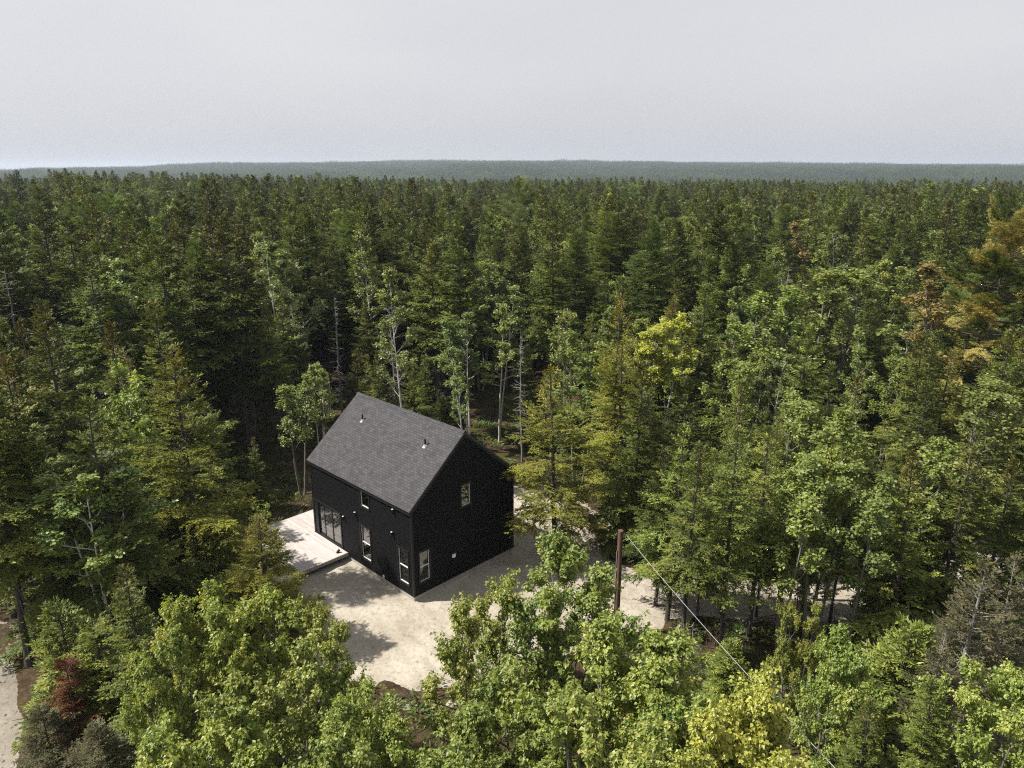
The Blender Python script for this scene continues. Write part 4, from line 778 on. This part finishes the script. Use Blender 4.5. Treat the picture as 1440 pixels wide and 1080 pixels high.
for X in np.arange(-110, 110, sp):
    for Y in np.arange(17, far_edge, sp):
        step_ok = rf.random() > (0.10 if Y > 44 else 0.2)
        x = X + rf.uniform(-.5, .5) * sp * 0.95; y = Y + rf.uniform(-.5, .5) * sp * 0.95
        if not step_ok or abs(x) > 0.80 * y + 9: continue
        if x > 0.72 * y + 7 : continue
        sd_ = max(float(sdf(YARD, x, y)), float(sdf(ROAD, x, y)))
        if sd_ > -1.3: continue
        if math.hypot(x - 0.0, y - 63) < 6 and rf.random() < 0.85: continue         # dim opening behind the house
        dm = np.min(np.hypot(man[:, 0] - x, man[:, 1] - y))
        if dm < (1.6 if y > 30 else 2.2): continue
        px, _ = proj(x, y, 8)
        big = 3.0 * float(wav(np.array(x + 31.0), np.array(y), 38))                 # patches of hardwood and of spruce
        u_ = rf.random()
        if y < 27: continue
        if x < -8 and y < 47: kind, H = ('edge_spruce', rf.uniform(10, 14.5)) if u_ < 0.82 else (('wood_maple', rf.uniform(8, 10.5)) if u_ < 0.92 else ('birch', rf.uniform(9, 12)))
        elif x > 4 and y < 42: kind, H = ('edge_spruce', rf.uniform(7.5, 11)) if u_ < 0.60 else (('wood_maple', rf.uniform(7, 9.5)) if u_ < 0.86 else ('sapling', rf.uniform(4, 6)))
        elif x > 4 and y < 60: kind, H = ('edge_spruce', rf.uniform(10.0, 14)) if u_ < 0.62 else (('wood_maple', rf.uniform(9, 12)) if u_ < 0.80 else (('olive_spruce', rf.uniform(10, 12.5)) if u_ < 0.92 else ('birch', rf.uniform(10, 13))))
        else:
            hb = 16.2 + 1.6 * float(wav(np.array(x), np.array(y + 50.0), 45)) + rf.normal(0, 2.0) + (1.2 if rf.random() < 0.05 else 0)
            hb -= 2.0 * float(sstep(6, 22, np.array(x))) * (1 - float(sstep(60, 100, np.array(y))))
            hb = min(hb, 20.6) * (1 - 0.07 * float(sstep(450, 700, np.array(px))) * float(sstep(70, 120, np.array(y))))
            hard = 0.10 + 0.16 * float(sstep(0.2, 1.6, np.array(big))) + (0.20 if px > 640 else 0)
            if u_ < hard: kind, H = ('birch' if rf.random() < .5 else 'wood_maple'), hb * 0.86
            elif u_ < hard + 0.07: kind, H = 'soft_conifer', hb
            elif u_ < hard + 0.085: kind, H = 'white_pine', hb * 1.04
            elif u_ < hard + 0.12: kind, H = 'olive_spruce', hb * 0.9
            elif u_ < hard + 0.15 and y < 75: kind, H = 'snag', hb * 0.8
            else: kind, H = 'forest_spruce', hb
        Rr = {'edge_spruce': 2.2, 'wood_maple': 2.2, 'birch': 2, 'sapling': 1.3, 'olive_spruce': 2.5}.get(kind, 1.9) * H / 12
        H2 = fit_height(x, y, H, Rr)
        if H2 < H:
            if H2 < 4: continue
            Rr *= H2 / H; H = H2
            if kind == 'forest_spruce' and H < 10: kind = 'edge_spruce'
        if not allowed(x, y, H, Rr, 0.15 if y < 42 else 0.3):
            H *= 0.6; Rr *= .6
            if y > 30 or not allowed(x, y, H, Rr, 0.1): continue
            kind = 'young_spruce'
        cand.append((x, y, H, kind))
# understorey on the forest edges
for i in range(150):
    x, y = rf.uniform(-34, 34), rf.uniform(24, 60); sd_ = max(float(sdf(YARD, x, y)), float(sdf(ROAD, x, y)))
    if sd_ > -0.8 or sd_ < -9 or np.min(np.hypot(man[:, 0] - x, man[:, 1] - y)) < 1.0 or abs(x) > 0.75 * y + 3: continue
    H = rf.uniform(1.6, 4.2)
    if allowed(x, y, H, 1.0, 0.0): cand.append((x, y, H, 'young_spruce' if rf.random() < .55 else 'sapling'))
def inview(x, y, H):
    px, py = proj(x, y, H); return -60 < px < 1500 and py < 1180
cand.sort(key=lambda c_: math.hypot(c_[0], c_[1]) - c_[2] * 0.8)
count = {}; rest = []
for t in TREES: ct = NAME[t[3]][1]; count[ct] = count.get(ct, 0) + 1
LIM = {'spruce': 298, 'maple': 110, 'birch': 110, 'larch': 60, 'pine': 40, 'young spruce': 80, 'sapling': 80, 'dead tree': 40}
for (x, y, H, kind) in cand:
    ct = NAME[kind][1]
    if inview(x, y, H) and count.get(ct, 0) < LIM.get(ct, 300): count[ct] = count.get(ct, 0) + 1; tree(kind, x, y, H)
    else: rest.append((x, y, H, kind))

# labels: region, row and place in the row
ORD = ['first', 'second', 'third', 'fourth', 'fifth', 'sixth', 'seventh', 'eighth', 'ninth', 'tenth', 'eleventh', 'twelfth', 'thirteenth', 'fourteenth', 'fifteenth', 'sixteenth', 'seventeenth', 'eighteenth', 'nineteenth', 'twentieth']
LOOK = {'drive_spruce': 'spruce with bare dark trunk', 'forest_spruce': 'dark spruce with bare lower trunk', 'edge_spruce': 'green spruce with layered boughs', 'olive_spruce': 'olive tinted open spruce', 'soft_conifer': 'soft feathery larch', 'white_pine': 'long boughed pine', 'golden_pine': 'golden pine',
        'young_spruce': 'young bushy spruce', 'wood_maple': 'slim leafy maple', 'maple': 'bright broad maple', 'birch': 'pale leaved birch', 'sapling': 'thin maple sapling', 'snag': 'bare grey dead tree'}
cells = {}
for t in TREES:
    if t[5]: continue
    px, py = proj(t[0], t[1], t[2] * 0.7); d = math.hypot(t[0], t[1])
    reg_ = 'left of the house' if px < 430 else ('behind the house' if px < 730 else 'right of the house')
    row = min(19, int(max(0, (d - 22) // 6))); cells.setdefault((LOOK[t[3]], reg_, row), []).append((px, t))
for (look, reg_, row), L_ in cells.items():
    L_.sort(key=lambda a: a[0])
    rn = ORD[min(row, 19)]
    for i, (px, t) in enumerate(L_):
        if len(L_) == 1: lb = f'{look} {reg_}, the only such in {rn} row'
        elif i < 20: lb = f'{look} {reg_}, {rn} row, {ORD[i]} from its left'
        else: lb = f'{look} {reg_}, {rn} row, {ORD[min(19, len(L_) - 1 - i)]} from its right'
        t[4]['label'] = lb

# ------------------------------------------------------------------ far wood: one object that nobody could count
def far_mats(k): return SM + WM if 'spruce' in k else None
coll = bpy.data.collections.new('wood parts'); kinds = []; farlib = {}
def addfar(kind, name, crown, wood, cm, wm, H):
    o = bpy.data.objects.new('p%02d' % len(kinds), combine(crown, wood, name, cm, wm)); coll.objects.link(o); farlib.setdefault(kind, []).append((len(kinds), H)); kinds.append(kind)
for i, (H, R, cl, cn) in enumerate([(17, 2.5, 0.4, 0.2), (17, 2.9, 0.35, 0.0), (16, 2.3, 0.42, 0.3), (17, 2.6, 0.3, 0.0), (16, 2.8, 0.3, 0.1)]):
    c, wd = conifer(900 + i, H=H, R=R, clear=cl, whorl=0.58, per=8, cones=cn, dead=0.3, gap=0.12, step=0.12, blade=0.26, bw=0.10, twigstep=0.17, ragged=0.38, droop=0.4, up=0.4); addfar('forest_spruce', 'wood spruce', c, wd, SM, WM, H)
c, wd = conifer(920, H=16, R=2.5, clear=0.25, whorl=0.36, per=6, profile='column', step=0.14, blade=0.22, bw=0.07, twigstep=0.18, droop=0.1, up=0.1, gap=0.05, ragged=0.2, dead=0.2); addfar('soft_conifer', 'wood larch', c, wd, [M['pine'], M['pine']], WM, 16)
c, wd = conifer(930, H=17, R=4.0, clear=0.35, whorl=0.75, per=6, profile='pine', step=0.10, blade=0.30, bw=0.06, twigstep=0.15, droop=0.05, up=0.35, inner=0.42, gap=0.15, dead=0.2); addfar('white_pine', 'wood pine', c, wd, [M['pine'], M['pine']], WM, 17)
for i in range(3):
    c, wd = broadleaf(940 + i, H=14, R=2.9, clear=0.4, stems=2, spread=0.1, limbs=10, subs=7, shoots=3, leaves=6, leaf=0.27, leafmode='oval', droopy=0.2); addfar('birch', 'wood birch', c, wd, [M['birch']] if i else [M['wood_maple']], [M['bark_birch']], 14)
c, wd = conifer(950, H=13, R=2.4, clear=0.15, whorl=0.36, per=5, cones=.3, dead=0.3, gap=0.14, step=0.13, blade=0.22, bw=0.07, twigstep=0.2); addfar('edge_spruce', 'wood spruce', c, wd, SM, WM, 13)
pts = []
for (x, y, H, kind) in rest:
    k = {'wood_maple': 'birch', 'maple': 'birch', 'sapling': 'birch', 'young_spruce': 'edge_spruce', 'olive_spruce': 'edge_spruce', 'snag': 'forest_spruce'}.get(kind, kind)
    v, h0 = farlib[k][rf.integers(len(farlib[k]))]; pts.append((x, y, float(elev(x, y)), H / h0, v))
sp = 4.1
xs = np.arange(-420, 420, sp)
for Y in np.arange(far_edge, 470, sp):
    sx = xs[np.abs(xs) < 0.84 * Y + 8]; x = sx + rf.uniform(-.5, .5, len(sx)) * sp; y = Y + rf.uniform(-.5, .5, len(sx)) * sp; ez = elev(x, y)
    hb = 16.3 + 1.5 * wav(x, y + 50.0, 45) + rf.normal(0, 1.8, len(sx)) + (rf.random(len(sx)) < 0.05) * 1.6; pxx = 720 + 980 * x / y; hb = np.minimum(hb, 20.3) * np.interp(pxx, [0, 300, 620, 1440], [1.04, 1.02, 0.90, 0.90]); hard = 0.19 + 0.34 * sstep(0.15, 0.75, wav(x + 31.0, y, 70)) + 0.14 * (x > 0.0 * y)
    u_ = rf.random(len(sx)); k = np.where(u_ < hard, 0, np.where(u_ < hard + .07, 1, np.where(u_ < hard + .085, 2, 3)))
    for j in range(len(sx)):
        kd = ['birch', 'soft_conifer', 'white_pine', 'forest_spruce'][k[j]]; v, h0 = farlib[kd][rf.integers(len(farlib[kd]))]
        pts.append((x[j], y[j], ez[j], hb[j] * (0.88 if k[j] == 0 else 1.0) / h0, v))
# patches of wood for the distance: 36 m squares of small trees
def patch(seed, hardw):
    r = np.random.default_rng(seed); mb = MB(); n = 62; S_ = 38.0
    X = r.uniform(-S_ / 2, S_ / 2, (n, 2)); Hs = r.uniform(8.0, 19.0, n)
    for i in range(n):
        H = Hs[i]; hd = r.random() < hardw; nb = 46; tn = r.random()
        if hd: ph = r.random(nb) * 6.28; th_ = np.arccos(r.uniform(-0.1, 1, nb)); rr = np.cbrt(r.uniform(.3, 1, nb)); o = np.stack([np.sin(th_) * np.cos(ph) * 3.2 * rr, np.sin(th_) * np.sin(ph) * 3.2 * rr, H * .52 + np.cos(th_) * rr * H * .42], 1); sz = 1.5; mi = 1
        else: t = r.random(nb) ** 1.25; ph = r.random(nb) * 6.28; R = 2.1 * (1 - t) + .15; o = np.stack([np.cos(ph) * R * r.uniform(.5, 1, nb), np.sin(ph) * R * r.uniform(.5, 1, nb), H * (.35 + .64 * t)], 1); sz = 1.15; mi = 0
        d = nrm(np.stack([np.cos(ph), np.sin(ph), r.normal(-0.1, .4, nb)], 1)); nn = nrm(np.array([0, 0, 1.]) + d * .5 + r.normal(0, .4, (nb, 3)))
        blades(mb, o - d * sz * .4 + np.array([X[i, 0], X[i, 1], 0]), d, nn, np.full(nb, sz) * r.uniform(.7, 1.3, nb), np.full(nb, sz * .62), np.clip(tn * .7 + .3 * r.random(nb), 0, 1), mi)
    return mb.mesh('wood patch', [M['spruce_far_shaded'], M['wood_far_shaded']])
base = len(kinds)
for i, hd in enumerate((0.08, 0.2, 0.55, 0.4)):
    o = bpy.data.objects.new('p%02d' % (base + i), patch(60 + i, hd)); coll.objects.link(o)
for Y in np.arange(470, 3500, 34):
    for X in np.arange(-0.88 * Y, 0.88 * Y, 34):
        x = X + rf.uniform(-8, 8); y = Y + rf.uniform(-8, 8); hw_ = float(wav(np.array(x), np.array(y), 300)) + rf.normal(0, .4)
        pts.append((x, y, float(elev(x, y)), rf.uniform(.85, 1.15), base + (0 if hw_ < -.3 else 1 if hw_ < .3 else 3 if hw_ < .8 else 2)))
pts = np.array(pts, float); print('trees', len(TREES), count, 'far points', len(pts))
def scatter(name, pts, coll, kind='stuff', tilt=0.03):
    me = bpy.data.meshes.new(name); me.vertices.add(len(pts)); me.vertices.foreach_set('co', pts[:, :3].ravel())
    for nm, ty, val in (('sc', 'FLOAT', pts[:, 3]), ('pick', 'INT', pts[:, 4].astype(int)), ('rz', 'FLOAT', rf.random(len(pts)) * 6.283)):
        a = me.attributes.new(nm, ty, 'POINT'); a.data.foreach_set('value', val)
    o = bpy.data.objects.new(name, me); C.objects.link(o); md = o.modifiers.new('scatter', 'NODES'); ng = bpy.data.node_groups.new(name, 'GeometryNodeTree'); md.node_group = ng
    ng.interface.new_socket('Geometry', in_out='INPUT', socket_type='NodeSocketGeometry'); ng.interface.new_socket('Geometry', in_out='OUTPUT', socket_type='NodeSocketGeometry')
    n, l = ng.nodes.new, ng.links.new; gi, go = n('NodeGroupInput'), n('NodeGroupOutput'); ci = n('GeometryNodeCollectionInfo'); ci.inputs['Collection'].default_value = coll; ci.inputs['Separate Children'].default_value = True; ci.inputs['Reset Children'].default_value = True
    ip = n('GeometryNodeInstanceOnPoints'); ip.inputs['Pick Instance'].default_value = True; mp = n('GeometryNodeMeshToPoints')
    def named(nm, ty): a = n('GeometryNodeInputNamedAttribute'); a.data_type = ty; a.inputs['Name'].default_value = nm; return a
    A, B, D_ = named('sc', 'FLOAT'), named('pick', 'INT'), named('rz', 'FLOAT'); cx = n('ShaderNodeCombineXYZ')
    def fo(nd): return next(s_ for s_ in nd.outputs if s_.enabled and s_.name == 'Attribute')
    l(fo(D_), cx.inputs[2]); er = n('FunctionNodeEulerToRotation'); l(cx.outputs[0], er.inputs[0])
    l(gi.outputs[0], mp.inputs[0]); l(mp.outputs[0], ip.inputs['Points']); l(ci.outputs[0], ip.inputs['Instance']); l(fo(B), ip.inputs['Instance Index']); l(er.outputs[0], ip.inputs['Rotation']); l(fo(A), ip.inputs['Scale']); l(ip.outputs[0], go.inputs[0])
    tag(o, kind=kind); return o
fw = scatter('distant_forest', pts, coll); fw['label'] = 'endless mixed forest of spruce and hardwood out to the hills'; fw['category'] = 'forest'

# ------------------------------------------------------------------ undergrowth and litter
c2 = bpy.data.collections.new('undergrowth parts'); M['fern'] = foliage('low plants', [(0.05, 0.075, 0.018), (0.10, 0.13, 0.03), (0.16, 0.17, 0.05)], trans=0.3, hv=0.03, vv=0.3)
for i in range(3):
    r = np.random.default_rng(40 + i); mb = MB(); n_ = 90; a = r.random(n_) * 6.28; rr = r.random(n_) ** .6 * 0.55; o = np.stack([np.cos(a) * rr, np.sin(a) * rr, r.uniform(.02, .35, n_)], 1); d = nrm(np.stack([np.cos(a), np.sin(a), r.uniform(-.2, .9, n_)], 1))
    blades(mb, o, d, nrm(np.array([0, 0, 1.]) + r.normal(0, .4, (n_, 3))), r.uniform(.12, .3, n_), r.uniform(.05, .12, n_), r.random(n_)); ob = bpy.data.objects.new('u%d' % i, mb.mesh('low plant', [M['fern']])); c2.objects.link(ob)
for i in range(2):
    r = np.random.default_rng(50 + i); mb = MB(); n_ = 14; o = np.stack([r.normal(0, .6, n_), r.normal(0, .6, n_), r.uniform(.02, .12, n_)], 1); a = r.random(n_) * 6.28; d = np.stack([np.cos(a), np.sin(a), r.normal(0, .12, n_)], 1); mb.tubes(curve_paths(r, o, d, r.uniform(.4, 1.4, n_), 5, 0, .12), np.tile(np.linspace(.025, .008, 5), (n_, 1)), 4)
    ob = bpy.data.objects.new('u%d' % (3 + i), mb.mesh('fallen twigs', [M['bark']])); c2.objects.link(ob)
up = []
for i in range(5200):
    y = rf.uniform(16, 72); x = rf.uniform(-.8, .8) * y; sd_ = max(float(sdf(YARD, x, y)), float(sdf(ROAD, x, y)))
    if sd_ > -0.5 and not (sd_ > -0.5 and sd_ < 0.3 and rf.random() < .25): continue
    if sd_ > 0.25: continue
    up.append((x, y, float(elev(x, y)) - .02, rf.uniform(.4, 1.1), rf.choice([0, 1, 2, 3, 4], p=[.26, .26, .24, .12, .12])))
ug = scatter('undergrowth', np.array(up), c2); ug['label'] = 'low plants and fallen twigs on the forest floor'; ug['category'] = 'undergrowth'
c3 = bpy.data.collections.new('stone parts'); M['stone'] = simple('field stone', (0.22, 0.20, 0.18), 0.9, var=0.35, scale=4, bump=.5)
import bmesh
for i in range(3):
    bm = bmesh.new(); bmesh.ops.create_icosphere(bm, subdivisions=2, radius=.5); r = random.Random(i)
    offs = [Vector((r.uniform(-1, 1), r.uniform(-1, 1), r.uniform(-1, 1))).normalized() for _ in range(7)]
    for v in bm.verts:
        for of in offs: q_ = v.co.dot(of); v.co -= of * max(0, q_ - .30) * .75
        v.co.z *= .65
    me = bpy.data.meshes.new('stone'); bm.to_mesh(me); bm.free(); me.materials.append(M['stone']); c3.objects.link(bpy.data.objects.new('s%d' % i, me))
stn = []
for i in range(2600):
    if rf.random() < .55: x, y = rf.uniform(-30, -15), rf.uniform(18, 36); sd_ = float(sdf(ROAD, x, y)); ok_ = -2.2 < sd_ < 1.2 or (sd_ > 0 and rf.random() < .25)
    else: x, y = rf.uniform(-14, 34), rf.uniform(25, 50); sd_ = float(sdf(YARD, x, y)); ok_ = -1.0 < sd_ < .7 or (sd_ > 0 and rf.random() < .06)
    lx = (x - HX) * cs + (y - HY) * sn; ly = -(x - HX) * sn + (y - HY) * cs
    if ok_ and not (-.3 < lx < GW + .3 and -.3 < ly < GL + .3): stn.append((x, y, 0.0, rf.uniform(.04, .16) * (2.6 if rf.random() < .05 else 1), rf.integers(3)))
st = scatter('stones', np.array(stn), c3); st['label'] = 'small stones and rubble strewn along the sand and gravel edges'; st['category'] = 'stones'

# ------------------------------------------------------------------ haze
hm = bpy.data.materials.new('haze'); hm.use_nodes = True; hn = hm.node_tree; hn.nodes.clear(); pv = hn.nodes.new('ShaderNodeVolumePrincipled'); ho = hn.nodes.new('ShaderNodeOutputMaterial'); hn.links.new(pv.outputs[0], ho.inputs['Volume'])
pv.inputs['Color'].default_value = (0.72, 0.83, 0.98, 1); pv.inputs['Density'].default_value = 0.00016; pv.inputs['Anisotropy'].default_value = 0.2
mb = MB(); mb.box((-7000, -900, -95), (7000, 7400, 75)); hz_ = mb.build('haze', hm); tag(hz_, kind='stuff'); hz_['label'] = 'thin bluish summer haze over the whole forest'; hz_['category'] = 'haze'
